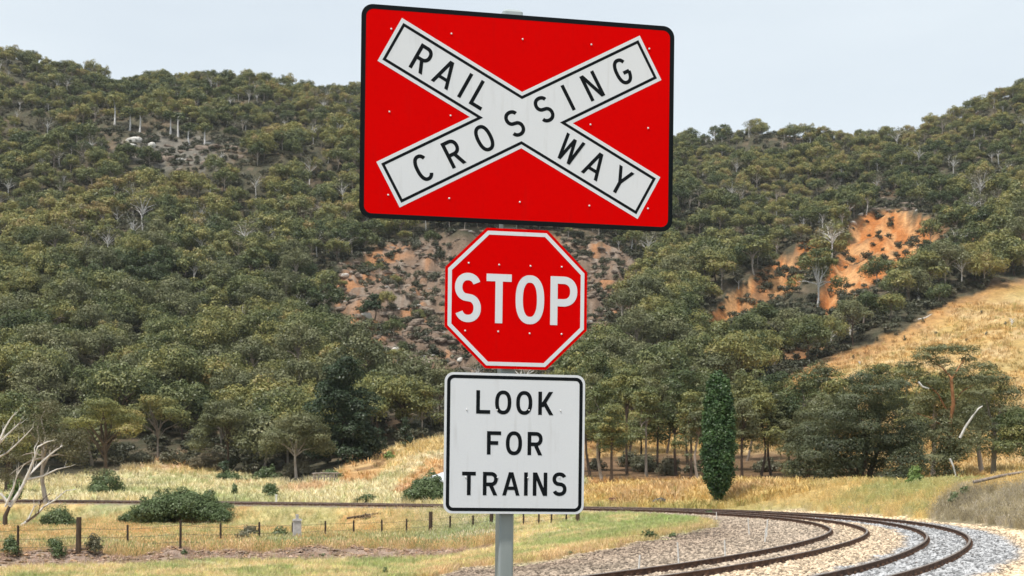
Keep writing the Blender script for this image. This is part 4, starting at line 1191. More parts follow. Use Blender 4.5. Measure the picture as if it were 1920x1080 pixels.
# white dead gum at the left edge
def dead_tree():
    Y = 99.0; px = 12; x = (px - 960) / F * Y; z = gz(x, Y); k = Y / F
    e = empty('dead_gum_tree', (x, Y, z), 'bare white-limbed dead gum tree at the left edge', 'dead tree')
    foot = HZ - (z - CH) / k
    def br(name, pts, r0, r1, m='bark_white'):
        mb = MB(); P = [((a - px) * k, dd * k, (foot - b) * k) for a, b, dd in pts]; mb.tube(P, list(np.linspace(r0 * k * .72, r1 * k * .5, len(P))), 7)
        if r0 < 6:
            for i in range(1, len(P)):
                for j in range(2):
                    a = Vector(P[i]); d_ = (a - Vector(P[i - 1])); l_ = d_.length * random.uniform(.35, .8)
                    t_ = d_.normalized() + Vector((random.uniform(-.8, .8), random.uniform(-.5, .5), random.uniform(0, .9))); t_.normalize()
                    b_ = a.lerp(Vector(P[i - 1]), random.random()); mb.tube([b_, b_ + t_ * l_ * .5, b_ + t_ * l_ + Vector((0, 0, .1 * l_))], [r1 * k * .6, r1 * k * .4, r1 * k * .15], 4, False)
        mb.obj(name, M[m], e)
    br('trunk', [(9, foot + 6, 0), (10, 968, 0), (18, 948, 2)], 8, 6, 'bark_dark')
    br('branch', [(18, 950, 2), (33, 925, 6), (46, 900, 8), (60, 880, 12), (78, 862, 15), (98, 845, 15), (112, 835, 18)], 5.5, 1.2)
    br('branch', [(42, 906, 8), (55, 880, 4), (66, 855, 0), (72, 838, -4), (92, 840 - 12, -6), (104, 826, -8)], 4.0, 1.0)
    br('branch', [(46, 900, 8), (75, 893, 15), (100, 880, 18), (125, 874, 22)], 3.4, .8)
    br('branch', [(18, 948, 2), (6, 930, -4), (-10, 915, -8), (-30, 900, -10)], 5, 2)
    br('branch', [(10, 950, 0), (28, 915, -8), (36, 890, -10), (50, 870, -12)], 3.2, 1.0)
    br('branch', [(-20, 860, -8), (0, 830, -6), (10, 805, -4), (18, 790, -4), (30, 772, 0)], 4, 1)
    br('branch', [(-4, 836, -6), (12, 815, 4), (32, 795, 8), (40, 782, 8)], 3.2, 1)
    br('branch', [(-20, 865, 0), (10, 850, 5), (30, 832, 5), (46, 815, 8), (60, 800, 8)], 3, .7)
    br('branch', [(-30, 900, -10), (-20, 860, -8), (-12, 840, -8)], 4, 3.6)
    br('branch', [(66, 855, 0), (64, 840, 2), (72, 826, 2)], 2, .7)
    # fallen limb reaching out to the right
    br('branch', [(22, 998, 4), (45, 980, 8), (62, 968, 12), (78, 950, 14), (98, 938, 16), (118, 920, 18), (138, 918, 20)], 4.5, 1.0)
    br('branch', [(45, 980, 8), (70, 962, 5), (76, 940, 2), (90, 928, 0), (100, 925, 0)], 3, .8, 'bark_dark')
    br('branch', [(50, 975, 8), (60, 950, 12), (70, 944, 12)], 2.2, .8)
    # sparse dry leaf sprays at the tips
    rng = np.random.default_rng(4)
    cl = [((a - px) * k, dd * k, (foot - b) * k, r * k, r * k, r * .6 * k) for a, b, dd, r in ((112, 835, 18, 9), (125, 872, 22, 9), (104, 822, -8, 9), (32, 768, 0, 10), (60, 798, 8, 9), (138, 912, 20, 8), (45, 778, 8, 9), (84, 900, 14, 8))]
    V, Q, v = leaf_cards(cl, 26, .09, rng, dense_in=.8)
    link('foliage', np_mesh('dry_leaves', V, Q, [M['olive']], attrs={'v': ('FLOAT', v)}), e)
dead_tree()

# trees at the right: wide dark one, tall one with the orange trunk, and their neighbours
make_tree('gum_tree', 'wide dark low-branching gum tree right of the cypress, drooping to the grass', 'gum tree', 1606, 936,
          [(-95, 60, 34, 20), (-70, 100, 36, 24), (-100, 95, 24, 16), (-45, 150, 36, 22), (-10, 180, 40, 24), (30, 200, 40, 20), (60, 170, 42, 26), (0, 130, 44, 28), (-40, 90, 42, 28), (50, 110, 46, 30),
           (85, 70, 40, 28), (100, 130, 38, 24), (-15, 60, 30, 18), (95, 35, 34, 22), (40, 60, 34, 22), (-70, 45, 26, 14), (-75, 18, 20, 9), (-50, 14, 16, 8), (-20, 100, 40, 26), (10, 220, 34, 16), (70, 210, 34, 18), (-75, 130, 28, 18), (80, 14, 28, 14), (20, 155, 44, 30), (-30, 60, 40, 26), (70, 95, 44, 32), (20, 90, 44, 30), (-85, 75, 36, 24), (105, 100, 34, 28), (60, 40, 36, 22)],
          'gum_dark', 'bark_dark', .4, Y=106, leaf_px=2.25, cover=1.1,
          trunk_pts=[([(0, 0), (2, 40), (14, 80, -10)], 10, 7), ([(10, 0, 5), (24, 40, 8), (38, 78, 12), (60, 130, 14)], 7, 3), ([(2, 40), (-30, 70, -20), (-60, 100, -28)], 6, 2), ([(14, 80, -10), (10, 130, -20), (-10, 170, -28)], 5, 2),
                      ([(-4, 6, 0), (-18, 34, -6), (-46, 44, -12), (-90, 46, -20)], 4, 1.5), ([(60, 0, 4), (72, 30, 6), (80, 60, 8)], 5, 3)], side_depth=.6)
tall = make_tree('gum_tree', 'tall gum tree with an orange upper trunk and flat layered crown at right', 'gum tree', 1776, 925,
          [(-70, 238, 22, 11), (-50, 255, 24, 9), (-30, 268, 26, 8), (0, 272, 28, 8), (30, 268, 26, 9), (42, 250, 16, 12), (-15, 245, 24, 10), (-60, 220, 22, 9), (-30, 205, 26, 11), (10, 222, 24, 9), (30, 205, 26, 10), (60, 215, 22, 10),
           (-45, 175, 26, 13), (-70, 150, 24, 14), (0, 130, 26, 18), (-10, 100, 30, 24), (5, 70, 26, 20), (-45, 110, 30, 18), (-30, 60, 28, 20), (30, 80, 20, 16), (0, 40, 24, 14), (-60, 40, 28, 22), (-15, 22, 26, 14), (2, 148, 18, 12, -2.2), (-2, 118, 20, 14, -2.2), (4, 92, 24, 16, -2.2), (-4, 62, 26, 18, -2.2), (40, 150, 24, 14), (60, 130, 22, 14), (45, 110, 26, 16), (20, 170, 20, 10)],
          'gum_near', 'bark_orange', .3, Y=112, leaf_px=2.25, cover=1.0,
          trunk_pts=[([(0, 0), (-2, 60), (3, 120), (4, 165, -24), (0, 215, -24)], 5.2, 2.8), ([(0, 215, -24), (-12, 235, -10), (-40, 255, 0)], 1.9, .7), ([(0, 212, -24), (18, 235, -12), (34, 255, 0)], 1.9, .7), ([(2, 150), (-20, 185, -10), (-44, 208, -10)], 1.9, .7),
                      ([(3, 160, -10), (25, 190, -6), (56, 208, 0)], 1.7, .6), ([(0, 120), (-30, 140, -8), (-60, 150, -8)], 1.7, .6)], side_depth=.25)
def limb(par, label, pts, r0, r1, px, py, Y, m='bark_white'):
    k = Y / F; z = gz((px - 960) / F * Y, Y); foot = HZ - (z - CH) / k
    mb = MB(); mb.tube([((a - px) * k, dd * k, (foot - b) * k) for a, b, dd in pts], list(np.linspace(r0 * k, r1 * k, len(pts))), 6)
    o = mb.obj('limb', M[m], par); tag(o, label); return o
limb(tall, 'dead white forked limb', [(1790, 822, -30), (1800, 800, -34), (1812, 782, -36), (1822, 768, -36), (1830, 763, -36)], 2.6, 1.0, 1776, 925, 112)
limb(tall, 'dead white limb', [(1713, 718, -30), (1720, 727, -32), (1732, 731, -32)], 2, 1.2, 1776, 925, 112)
limb(tall, 'dead white drooping limb', [(1770, 860, -34), (1776, 875, -36), (1780, 893, -36), (1790, 897, -36)], 2.2, 1.0, 1776, 925, 112)
make_tree('gum_tree', 'pale-topped bushy gum tree at the far right edge', 'gum tree', 1862, 912,
          [(-40, 170, 28, 14), (-15, 195, 30, 12), (15, 200, 28, 12), (-60, 200, 24, 12), (-70, 215, 20, 9), (-30, 222, 24, 8), (35, 175, 30, 16), (-20, 150, 34, 20), (20, 140, 36, 20), (50, 130, 34, 20), (-45, 120, 30, 18), (0, 105, 34, 20), (40, 95, 34, 20), (-40, 80, 30, 16), (10, 65, 30, 14), (60, 60, 30, 18), (-70, 60, 26, 14)],
          'gum_near', 'bark', .28, Y=128, leaf_px=2.25)
make_tree('gum_tree', 'dark gum tree reaching in from the right edge of the picture', 'gum tree', 1935, 905,
          dome(150, 210, 30, 20, 11, .16, .6), 'gum', 'bark_dark', .3, Y=122, leaf_px=2.7)
make_tree('gum_tree', 'grey-green gum tree between the wide dark tree and the tall orange-trunked tree', 'gum tree', 1690, 890,
          dome(130, 215, 60, 22, 12, .15, .55), 'gum', 'bark', .25, Y=150, leaf_px=2.25)
make_tree('gum_tree', 'yellow-green topped gum tree behind the wide dark tree', 'gum tree', 1652, 860, dome(120, 180, 90, 16, 13, .16, .45), 'gum', 'bark', .2, Y=185, leaf_px=2.25)

# the grove right of the signs: (x, foot row, depth, height, width)
GR = [(1560, 880, 150, 150, 100), (1120, 872, 175, 120, 90), (1200, 866, 178, 110, 90), (1355, 868, 170, 120, 80), (1131, 893, 142, 195, 70), (1147, 897, 138, 150, 60), (1108, 880, 160, 190, 70), (1176, 872, 165, 185, 74), (1212, 870, 158, 150, 66), (1232, 872, 172, 200, 74), (1268, 868, 160, 160, 70), (1296, 880, 148, 150, 60),
      (1312, 896, 140, 140, 50), (1290, 850, 185, 170, 80), (1340, 850, 190, 175, 80), (1392, 882, 152, 140, 66), (1400, 850, 185, 170, 76), (1425, 880, 155, 150, 70), (1447, 878, 158, 150, 64), (1482, 872, 160, 150, 80), (1502, 868, 170, 175, 90),
      (1540, 860, 178, 180, 80), (1180, 835, 205, 165, 80), (1250, 830, 205, 140, 80), (1330, 820, 215, 120, 76), (1450, 830, 205, 140, 90), (1120, 830, 210, 170, 80), (1385, 820, 220, 120, 80), (1570, 850, 175, 160, 80), (1200, 800, 235, 120, 80)]
for i, (a, b, Y, h, w) in enumerate(GR):
    make_tree('gum_tree', 'slender olive gum tree, %s from the left in the grove between signs and cypress' % ordw(1 + sorted(q[:3] for q in GR if q[0] < 1330).index((a, b, Y))) if a < 1330 else 'slender olive gum tree, %s from the left in the grove right of the cypress' % ordw(1 + sorted(q[:3] for q in GR if q[0] >= 1330).index((a, b, Y))), 'gum tree', a, b, dome(w * 1.2, h, h * .20, 24, 40 + i, .19, .6),
              'gum' if i % 3 else 'gum_near', 'bark_dark' if i % 4 else 'bark', .18, Y=Y, leaf_px=2.7, nbr=7, group='gum trees of the grove left of the cypress' if a < 1330 else 'gum trees of the grove right of the cypress', fork=.5, sides=5, cover=.9)

make_tree('gum_tree', 'rounded olive gum tree behind the tall orange-trunked tree', 'gum tree', 1748, 890, dome(150, 190, 20, 26, 51, .16, .6), 'gum', 'bark', .28, Y=146, leaf_px=2.25)
make_tree('gum_tree', 'full olive gum tree behind the pale-topped tree at the far right', 'gum tree', 1842, 888, dome(160, 205, 20, 28, 52, .16, .6), 'gum', 'bark', .28, Y=150, leaf_px=2.25)
make_tree('gum_tree', 'rounded gum tree touching the left side of the wide dark tree', 'gum tree', 1515, 905, dome(110, 150, 12, 22, 53, .17, .6), 'gum_near', 'bark_dark', .26, Y=128, leaf_px=2.25)

# large gums standing before the landslip
make_tree('gum_tree', 'large gum tree with a white forked trunk in front of the orange landslip', 'gum tree', 1532, 580, [(c[0], c[1], c[2], c[3]) for c in dome(105, 118, 35, 20, 21, .15, .5)], 'gum', 'bark_white', .34, leaf_px=2.4, nbr=12)
make_tree('gum_tree', 'broad gum tree with a pale trunk right of the landslip', 'gum tree', 1722, 560, dome(120, 88, 26, 20, 22, .15, .5), 'gum', 'bark_white', .3, leaf_px=2.4)
make_tree('gum_tree', 'broad grey-green gum tree below the landslip', 'gum tree', 1618, 612, dome(100, 66, 22, 16, 23, .16, .5), 'gum', 'bark', .26, leaf_px=2.4)
make_tree('gum_tree', 'dark gum tree at the lower left end of the landslip', 'gum tree', 1430, 640, dome(100, 72, 14, 18, 24, .17, .55), 'gum', 'bark_dark', .26, leaf_px=2.4)
make_tree('gum_tree', 'dark green round gum tree on the brown rocky slope left of the stop sign', 'gum tree', 702, 604, dome(52, 60, 14, 14, 25, .2, .6), 'pine', 'bark_dark', .22, leaf_px=2.4)
LB5 = ((215, 205 + 30, 58), (243, 247, 44), (262, 250, 48), (320, 252, 44), (334, 258, 50), (355, 273, 44), (384, 272, 42), (84, 460, 56), (395, 392, 50), (582, 580, 48), (1550, 505, 46), (1577, 345, 40))
for i, (a, b, h) in enumerate(LB5):
    make_tree('white_gum_tree', 'slim gum tree with a bright white trunk on the hillside, %s from the left' % ordw(1 + sum(q[0] < a for q in LB5)), 'gum tree', a, b, dome(34, h, h * .62, 7, 60 + i, .26, .5), 'gum', 'bark_white', .46, leaf_px=2.2, nbr=4, group='white-trunked gum trees on the hillsides', fork=.62, sides=5)

# small dead trees on the golden hillside
def snag(px, py, h, label):
    x, y, z = hit(px, py); k = y / F
    e = empty('dead_tree', (x, y, z), label, 'dead tree')
    mb = MB(); mb.tube([(0, 0, -.2), (.02 * h * k, 0, h * .5 * k), (-.1 * h * k, 0, h * k)], [1.6 * k, 1.2 * k, .4 * k], 5); mb.obj('trunk', M['bark_white'], e)
    mb = MB()
    for sx, b0 in ((1, .35), (-1, .45), (1, .6), (-1, .7)):
        mb.tube([(0, 0, b0 * h * k), (sx * .2 * h * k, .05 * h * k, (b0 + .16) * h * k), (sx * .34 * h * k, 0, (b0 + .32) * h * k)], [.9 * k, .6 * k, .3 * k], 4)
    mb.obj('branch', M['bark_white'], e)
snag(1558, 652, 38, 'small bare dead tree at the upper edge of the golden hillside')
snag(1897, 612, 16, 'tiny white dead tree high on the golden hillside near the right edge')
snag(1594, 628, 14, 'tiny twisted white dead tree among dark scrub above the golden hillside')
snag(1612, 686, 8, 'tiny white stump on the lower golden hillside')
x, y, z = hit(1735, 602); k = y / F
mb = MB(); mb.tube([(-14 * k, 0, -.2 + .5), (0, 0, 5 * k), (12 * k, 0, 12 * k)], [1.0 * k, 1.4 * k, .5 * k], 5)
lg = mb.obj('fallen_log', M['bark_white']); lg.location = (x, y, z); tag(lg, 'pale fallen log lying on the golden hillside below the landslip', 'log')
x, y, z = hit(1880, 908); 
mb = MB(); mb.tube([(-1.6, 0, .1), (0, .1, .45), (1.7, 0, .75), (3.0, 0, .8)], [.10, .09, .07, .04], 6)
lg = mb.obj('fallen_branch', M['wood_grey']); lg.location = (x, y, z); tag(lg, 'long grey fallen branch above the grassy bank at the right edge', 'branch')

# ------------------------------------------------------------------ fence
FENCE = [(-70, 1050, 1.15, 0), (33, 1044, 1.15, 0), (147, 1038, 1.40, 1), (239, 1033, 1.15, 0), (338, 1031, 1.15, 0), (414, 1028, 1.15, 0), (486, 1025, 1.15, 0), (549, 1021, 1.1, 0), (610, 1018, 1.1, 0),
         (663, 1016, 1.1, 0), (716, 1014, 1.1, 0), (762, 1012, 1.1, 0), (807, 1009, 1.35, 1), (844, 1005, 1.05, 0), (887, 1001, .95, 0), (921, 995, .9, 1), (952, 989, .85, 0), (982, 985, .7, 0), (1010, 983, .7, 0), (1034, 981, .7, 0), (1062, 979, .7, 0), (1083, 978, .95, 1)]
FE = []
for a, b, h, t in FENCE:
    x, y, z = hit(a, b)
    FE.append((x, y, z, h * 1.14, t))
fx, fy, fz = FE[0][:3]
fence = empty('wire_fence', (fx, fy, fz), 'long wire fence on dark posts crossing the field at the left', 'fence')
for i, (x, y, z, h, t) in enumerate(FE):
    mb = MB()
    if t: mb.tube([(0, 0, -.3), (.01, 0, h * .5), (.02, .01, h)], [.13, .12, .115], 8)
    else: mb.tube([(0, 0, -.3), (random.uniform(-.02, .02), 0, h)], [.062, .055], 5)
    o = mb.obj('post', M['wood'] if t else M['steel_post'], fence); o.location = (x - fx, y - fy, z - fz)
    if t: tag(o, 'thick round wooden post')
for lv in (0.95, 0.6, 0.28):
    mb = MB(); P = []
    for i, (x, y, z, h, t) in enumerate(FE):
        P.append((x - fx, y - fy, z - fz + lv * min(h, 1.15)))
        if i < len(FE) - 1:
            x2, y2, z2, h2 = FE[i + 1][:4]; P.append(((x + x2) / 2 - fx, (y + y2) / 2 - fy, (z + z2) / 2 - fz + lv * min(h, h2, 1.15) - .03))
    mb.tube(P, [.009] * len(P), 4); mb.obj('wire', M['wire'], fence)

# concrete post, white marker, stakes
x, y, z = hit(557, 1024)
e = empty('concrete_post', (x, y, z), 'short grey square concrete post with a cap, standing in the fence line', 'post')
mb = MB(); mb.box((0, 0, .62), (.40, .40, 1.5), .3, .01); mb.obj('shaft', M['concrete'], e)
mb = MB(); mb.box((0, 0, 1.43), (.46, .46, .11), .3, .012); mb.obj('cap', M['concrete'], e)
mb = MB(); mb.box((.0, 0, 1.62), (.16, .14, .26), .3, .012); mb.obj('top_block', M['concrete'], e)
for lb, px, py, h in (('short white marker post beside the far track at left', 518, 943, 12),):
    x, y, z = hit(px, py, 100); 
    mb = MB(); mb.box((0, 0, h * y / F / 2), (.13, .13, h * y / F + .2)); mb.box((0, 0, h * y / F + .12), (.2, .16, .12)); o = mb.obj('marker_post', M['white_post']); o.location = (x, y, z); tag(o, lb, 'post')
ST = [(1197, 1074, 33, 'thin pale stake in the gravel nearest the front left of the tracks'), (1273, 1060, 43, 'tall thin pale stake in the gravel beside the inner rail'), (1360, 1046, 33, 'white stake close to the inner rail'),
      (1344, 974, 14, 'short white stake by the green verge below the cypress'), (1405, 1004, 32, 'white stake in the gravel left of the close pair'), (1437, 1008, 34, 'leaning white stake, upper right of the close pair'), (1434, 1018, 28, 'white stake, lower left of the close pair')]
for px, py, h, lb in ST:
    x, y, z = hit(px, py); k = y / F
    mb = MB(); ln = random.uniform(-.06, .06); mb.tube([(0, 0, -.1), (ln * .5, 0, h * k * .5), (ln, 0, h * k)], [.024, .024, .022], 6)
    o = mb.obj('marker_stake', M['white_post']); o.location = (x, y, z); tag(o, lb, 'stake', 'white stakes in the gravel')

# ------------------------------------------------------------------ shed, timber frame, pipe, box
def shed():
    Y = 141.0; x0 = (775 - 960) / F * Y; Lx = 12.5; D = 7.0
    z = min(gz(x0 + i, Y + j) for i in (0, 6, 12) for j in (0, 6)); zt = CH + (HZ - 903) / F * Y; zr = CH + (HZ - 883) / F * Y
    e = empty('farm_shed', (x0 + Lx / 2, Y, z), 'low farm shed with a white metal roof, half hidden by a round bush', 'shed')
    hw = zt - z
    mb = MB(); mb.box((0, .08, hw / 2), (Lx - .4, .08, hw)); mb.box((0, D - .3, hw / 2), (Lx - .4, .08, hw)); mb.box((-Lx / 2 + .25, D / 2, hw / 2), (.08, D - .6, hw)); mb.box((Lx / 2 - .25, D / 2, hw / 2), (.08, D - .6, hw)); mb.obj('wall', M['shed_wall'], e)
    mb = MB(); rz = zr - z + .05; e0 = hw - .02
    a, b, c, d = (-Lx / 2, -.3, e0), (Lx / 2, -.3, e0), (Lx / 2, D + .1, e0), (-Lx / 2, D + .1, e0)
    r1, r2 = (-Lx / 2 + 3.4, D / 2, rz), (Lx / 2 - 3.4, D / 2, rz)
    mb.add([a, b, c, d, r1, r2], [(0, 1, 5, 4), (1, 2, 5), (2, 3, 4, 5), (3, 0, 4), (3, 2, 1, 0)])
    mb.obj('roof', M['tin'], e)
    mb = MB()
    for i in range(26):
        u = -Lx / 2 + .3 + i * (Lx - .6) / 25
        t = min(1, (Lx / 2 - abs(u)) / 3.4)
        mb.tube([(u, -.3, e0 + .03), (u, -.3 + (D / 2 + .3) * t, e0 + .03 + (rz - e0) * t)], [.03, .03], 4, False)
    o = mb.obj('roof_rib', M['tin'], e); o['kind'] = 'stuff'
    mb = MB(); mb.box((0, -.36, e0 - .02), (Lx, .12, .12)); mb.obj('gutter', M['tin'], e)
shed()
x, y, z = hit(606, 906); k = y / F
e = empty('timber_frame', (x, y, z), 'old grey open timber frame standing beside the mound at the wood edge', 'timber frame')
for dx in (-18, -9, 2, 13, 22):
    for dy in (0, 2.2):
        mb = MB(); mb.tube([(dx * k, dy, -.3), (dx * k + random.uniform(-.1, .1), dy, 18 * k)], [.11, .09], 6); mb.obj('upright', M['wood_grey'], e)
for dy in (0, 2.2):
    mb = MB(); mb.tube([(-21 * k, dy, 17.5 * k), (0, dy, 18.8 * k), (26 * k, dy, 18.4 * k)], [.11, .10, .09], 6); mb.obj('beam', M['wood_grey'], e)
mb = MB(); mb.tube([(-15 * k, 0, 11 * k), (22 * k, 0, 12.5 * k)], [.06, .06], 5); mb.obj('rail', M['wood_grey'], e)
x, y, z = hit(1236, 944, 100); k = y / F
mb = MB(); mb.tube([(-13 * k, 0, .05), (-6 * k, 0, 4 * k), (4 * k, 0, 6.0 * k), (9 * k, 0, 4.5 * k), (9.5 * k, .1, .05)], [.12, .17, .19, .18, .16], 8)
o = mb.obj('bent_pipe', noisy('old_black_rubber', (.05, .05, .05), (.12, .12, .12), 5)); o.location = (x, y, z); tag(o, 'old dark bent pipe lying against the orange bank beyond the track', 'pipe')
x, y, z = hit(1151, 941, 100)
e = empty('rusty_trough', (x, y, z), 'small rusty brown trough at the foot of the orange bank near the sign', 'trough')
mt = noisy('rusty_brown_metal', (.16, .08, .05), (.26, .14, .1), 4)
mb = MB(); k = y / F
for c, s in (((0, 0, .08), (17 * k, .6, .05)), ((0, -.3, .2), (17 * k, .05, .24)), ((0, .3, .2), (17 * k, .05, .24)), ((-8.4 * k, 0, .2), (.05, .6, .24)), ((8.4 * k, 0, .2), (.05, .6, .24))): mb.box(c, s)
mb.obj('basin', mt, e)
mb = MB()
for sx in (-1, 1): mb.box((sx * 7 * k, 0, .0), (.08, .5, .14))
mb.obj('leg', mt, e)
# rubble on the embankment
x, y, z = hit(680, 975)
mb = MB()
for i in range(9): mb.tube([(random.uniform(-1.2, 1.0), random.uniform(-.4, .4), .05), (random.uniform(-.3, 1.6), random.uniform(-.4, .4), random.uniform(.2, .45))], [.09, .06], 5)
o = mb.obj('branch_pile', M['bark_dark']); o.location = (x, y, z); tag(o, 'small heap of dark dead branches on the golden embankment', 'branches')

# ------------------------------------------------------------------ the signs
SGN_Y, YAW, ROLL = 7.4, math.radians(10.82), math.radians(0.68)
X_ = Vector((math.cos(YAW) * math.cos(ROLL), math.sin(YAW) * math.cos(ROLL), -math.sin(ROLL)))
Z_ = Vector((math.cos(YAW) * math.sin(ROLL), math.sin(YAW) * math.sin(ROLL), math.cos(ROLL)))
Y_ = Z_.cross(X_)
gy = gz(0, SGN_Y)
ZB = CH - gy                                   # height of the eye line above the foot of the post
org = Vector((0, SGN_Y, CH)) - Z_ * ZB
sign = empty('railway_crossing_sign', org, 'galvanised post with the red RAILWAY CROSSING board, STOP octagon and LOOK FOR TRAINS plate', 'road sign')
sign.matrix_world = Matrix(((X_.x, Y_.x, Z_.x, org.x), (X_.y, Y_.y, Z_.y, org.y), (X_.z, Y_.z, Z_.z, org.z), (0, 0, 0, 1)))

def sheeting(name, c, rough=0.6, grain=0.04, spec=0.2):
    m = mat(name, c, rough, 0, spec)
    L = m.node_tree.links; b = m.node_tree.nodes['Principled BSDF']
    t = N(m, 'ShaderNodeTexCoord'); n1 = N(m, 'ShaderNodeTexNoise'); n1.inputs['Scale'].default_value = 2.2; n1.inputs['Detail'].default_value = 4
    n2 = N(m, 'ShaderNodeTexNoise'); n2.inputs['Scale'].default_value = 260; n2.inputs['Detail'].default_value = 2
    L.new(t.outputs['Object'], n1.inputs['Vector']); L.new(t.outputs['Object'], n2.inputs['Vector'])
    ad = N(m, 'ShaderNodeMath', operation='ADD'); L.new(n1.outputs['Fac'], ad.inputs[0]); L.new(n2.outputs['Fac'], ad.inputs[1])
    r = N(m, 'ShaderNodeMapRange'); r.inputs[1].default_value = .6; r.inputs[2].default_value = 1.4; r.inputs[3].default_value = 1 - grain; r.inputs[4].default_value = 1 + grain
    L.new(ad.outputs[0], r.inputs[0])
    ml = N(m, 'ShaderNodeVectorMath', operation='SCALE'); ml.inputs[0].default_value = c; L.new(r.outputs[0], ml.inputs['Scale'])
    mp_ = N(m, 'ShaderNodeMapping'); mp_.inputs['Scale'].default_value = (9, 9, 1.1); L.new(t.outputs['Object'], mp_.inputs[0])
    n3 = N(m, 'ShaderNodeTexNoise'); n3.inputs['Scale'].default_value = 3.0; n3.inputs['Detail'].default_value = 6; L.new(mp_.outputs[0], n3.inputs['Vector'])
    r3 = N(m, 'ShaderNodeMapRange'); r3.inputs[1].default_value = .56; r3.inputs[2].default_value = .80; r3.inputs[3].default_value = 0; r3.inputs[4].default_value = .20
    L.new(n3.outputs['Fac'], r3.inputs[0])
    mg = N(m, 'ShaderNodeMix'); mg.data_type = 'RGBA'; mg.inputs[7].default_value = (.30, .27, .22, 1) if c[1] > .3 else (c[0] * .6, .01, .01, 1)
    L.new(r3.outputs[0], mg.inputs[0]); L.new(ml.outputs[0], mg.inputs[6])
    L.new(mg.outputs[2] if c[0] > .3 else ml.outputs[0], b.inputs['Base Color'])
    return m
RED = sheeting('red_reflective_sheeting', (0.70, 0.0005, 0.0005), .6, .04, 0.02); WHT = sheeting('white_reflective_sheeting', (0.73, 0.745, 0.775)); BLK = sheeting('black_sign_ink', (0.008, 0.010, 0.012), .6, .1, .06)
ALU = noisy('bare_aluminium', (.55, .56, .57), (.68, .69, .70), 30, .4, 3, 0, metal=.6)
GALV = noisy('galvanised_steel', (.30, .335, .33), (.40, .43, .425), 7, .5, 6, .05, .002, metal=.25, stretch=(1, 1, .12))
RIV = mat('rivet_head', (.80, .80, .80), .35, .2)

def plate(name, outline, th, m, parent, y=0.0, edge=None):
    """a flat plate with real thickness; outline (x,z) counter-clockwise seen from the front"""
    n = len(outline); mb = MB()
    fr = [(x, y, z + ZB) for x, z in outline]; bk = [(x, y + th, z + ZB) for x, z in outline]
    mb.add(fr, [tuple(range(n))]); mb.add(bk, [tuple(range(n - 1, -1, -1))])
    mb.add(fr + bk, [(i, i + n, (i + 1) % n + n, (i + 1) % n) for i in range(n)])
    o = mb.obj(name, [m, edge or ALU], parent)
    for p in o.data.polygons:
        if p.index >= 1: p.material_index = 1
    return o
def rrect(x0, z0, x1, z1, r, n=8):
    P = []
    for cx, cz, a0 in ((x1 - r, z0 + r, -90), (x1 - r, z1 - r, 0), (x0 + r, z1 - r, 90), (x0 + r, z0 + r, 180)):
        for i in range(n + 1):
            a = math.radians(a0 + 90 * i / n); P.append((cx + r * math.cos(a), cz + r * math.sin(a)))
    return P
def ringf(name, outer, inner, m, parent, y):
    n = len(outer); mb = MB()
    mb.add([(x, y, z + ZB) for x, z in outer] + [(x, y, z + ZB) for x, z in inner], [(i, (i + 1) % n, (i + 1) % n + n, i + n) for i in range(n)])
    return mb.obj(name, m, parent)
def inset(poly, d):
    n = len(poly); out = []
    for i in range(n):
        p0, p1, p2 = Vector(poly[i - 1]), Vector(poly[i]), Vector(poly[(i + 1) % n])
        a, b = (p1 - p0).normalized(), (p2 - p1).normalized()
        na, nb = Vector((-a.y, a.x)), Vector((-b.y, b.x)); mm = (na + nb).normalized(); k = d / max(mm.dot(na), .2)
        out.append(tuple(p1 + mm * k))
    return out

# --- sign lettering: strokes of even width
def arc(cx, cz, a, b, t0, t1, n=20, e=2.35):
    P = []
    for i in range(n + 1):
        t = math.radians(t0 + (t1 - t0) * i / n); c, s = math.cos(t), math.sin(t)
        P.append((cx + a * math.copysign(abs(c) ** (2 / e), c), cz + b * math.copysign(abs(s) ** (2 / e), s)))
    return P
def ribbon(P, t, closed=False):
    P = [Vector(p) for p in P]; n = len(P); L, R = [], []
    for i in range(n):
        a = P[(i - 1) % n] if closed or i > 0 else None; b = P[(i + 1) % n] if closed or i < n - 1 else None
        d = ((P[i] - a).normalized() if a is not None else Vector((0, 0))) + ((b - P[i]).normalized() if b is not None else Vector((0, 0)))
        d.normalize(); nn = Vector((-d.y, d.x)); k = 1.0
        if a is not None and b is not None: k = 1 / max(nn.dot(Vector((-(P[i] - a).normalized().y, (P[i] - a).normalized().x))), .5)
        L.append(P[i] + nn * t / 2 * k); R.append(P[i] - nn * t / 2 * k)
    q = []
    for i in range(n if closed else n - 1):
        j = (i + 1) % n; q.append([R[i], R[j], L[j], L[i]])
    return q
def diag(x0, z0, x1, z1, t):
    """slanting stroke cut level at both ends; x0/x1 are centre lines"""
    sl = math.hypot(x1 - x0, z1 - z0) / abs(z1 - z0); h = t * sl / 2
    if z1 < z0: x0, z0, x1, z1 = x1, z1, x0, z0
    return [[Vector((x0 - h, z0)), Vector((x0 + h, z0)), Vector((x1 + h, z1)), Vector((x1 - h, z1))]]
def rect(x0, z0, x1, z1): return [[Vector((x0, z0)), Vector((x1, z0)), Vector((x1, z1)), Vector((x0, z1))]]
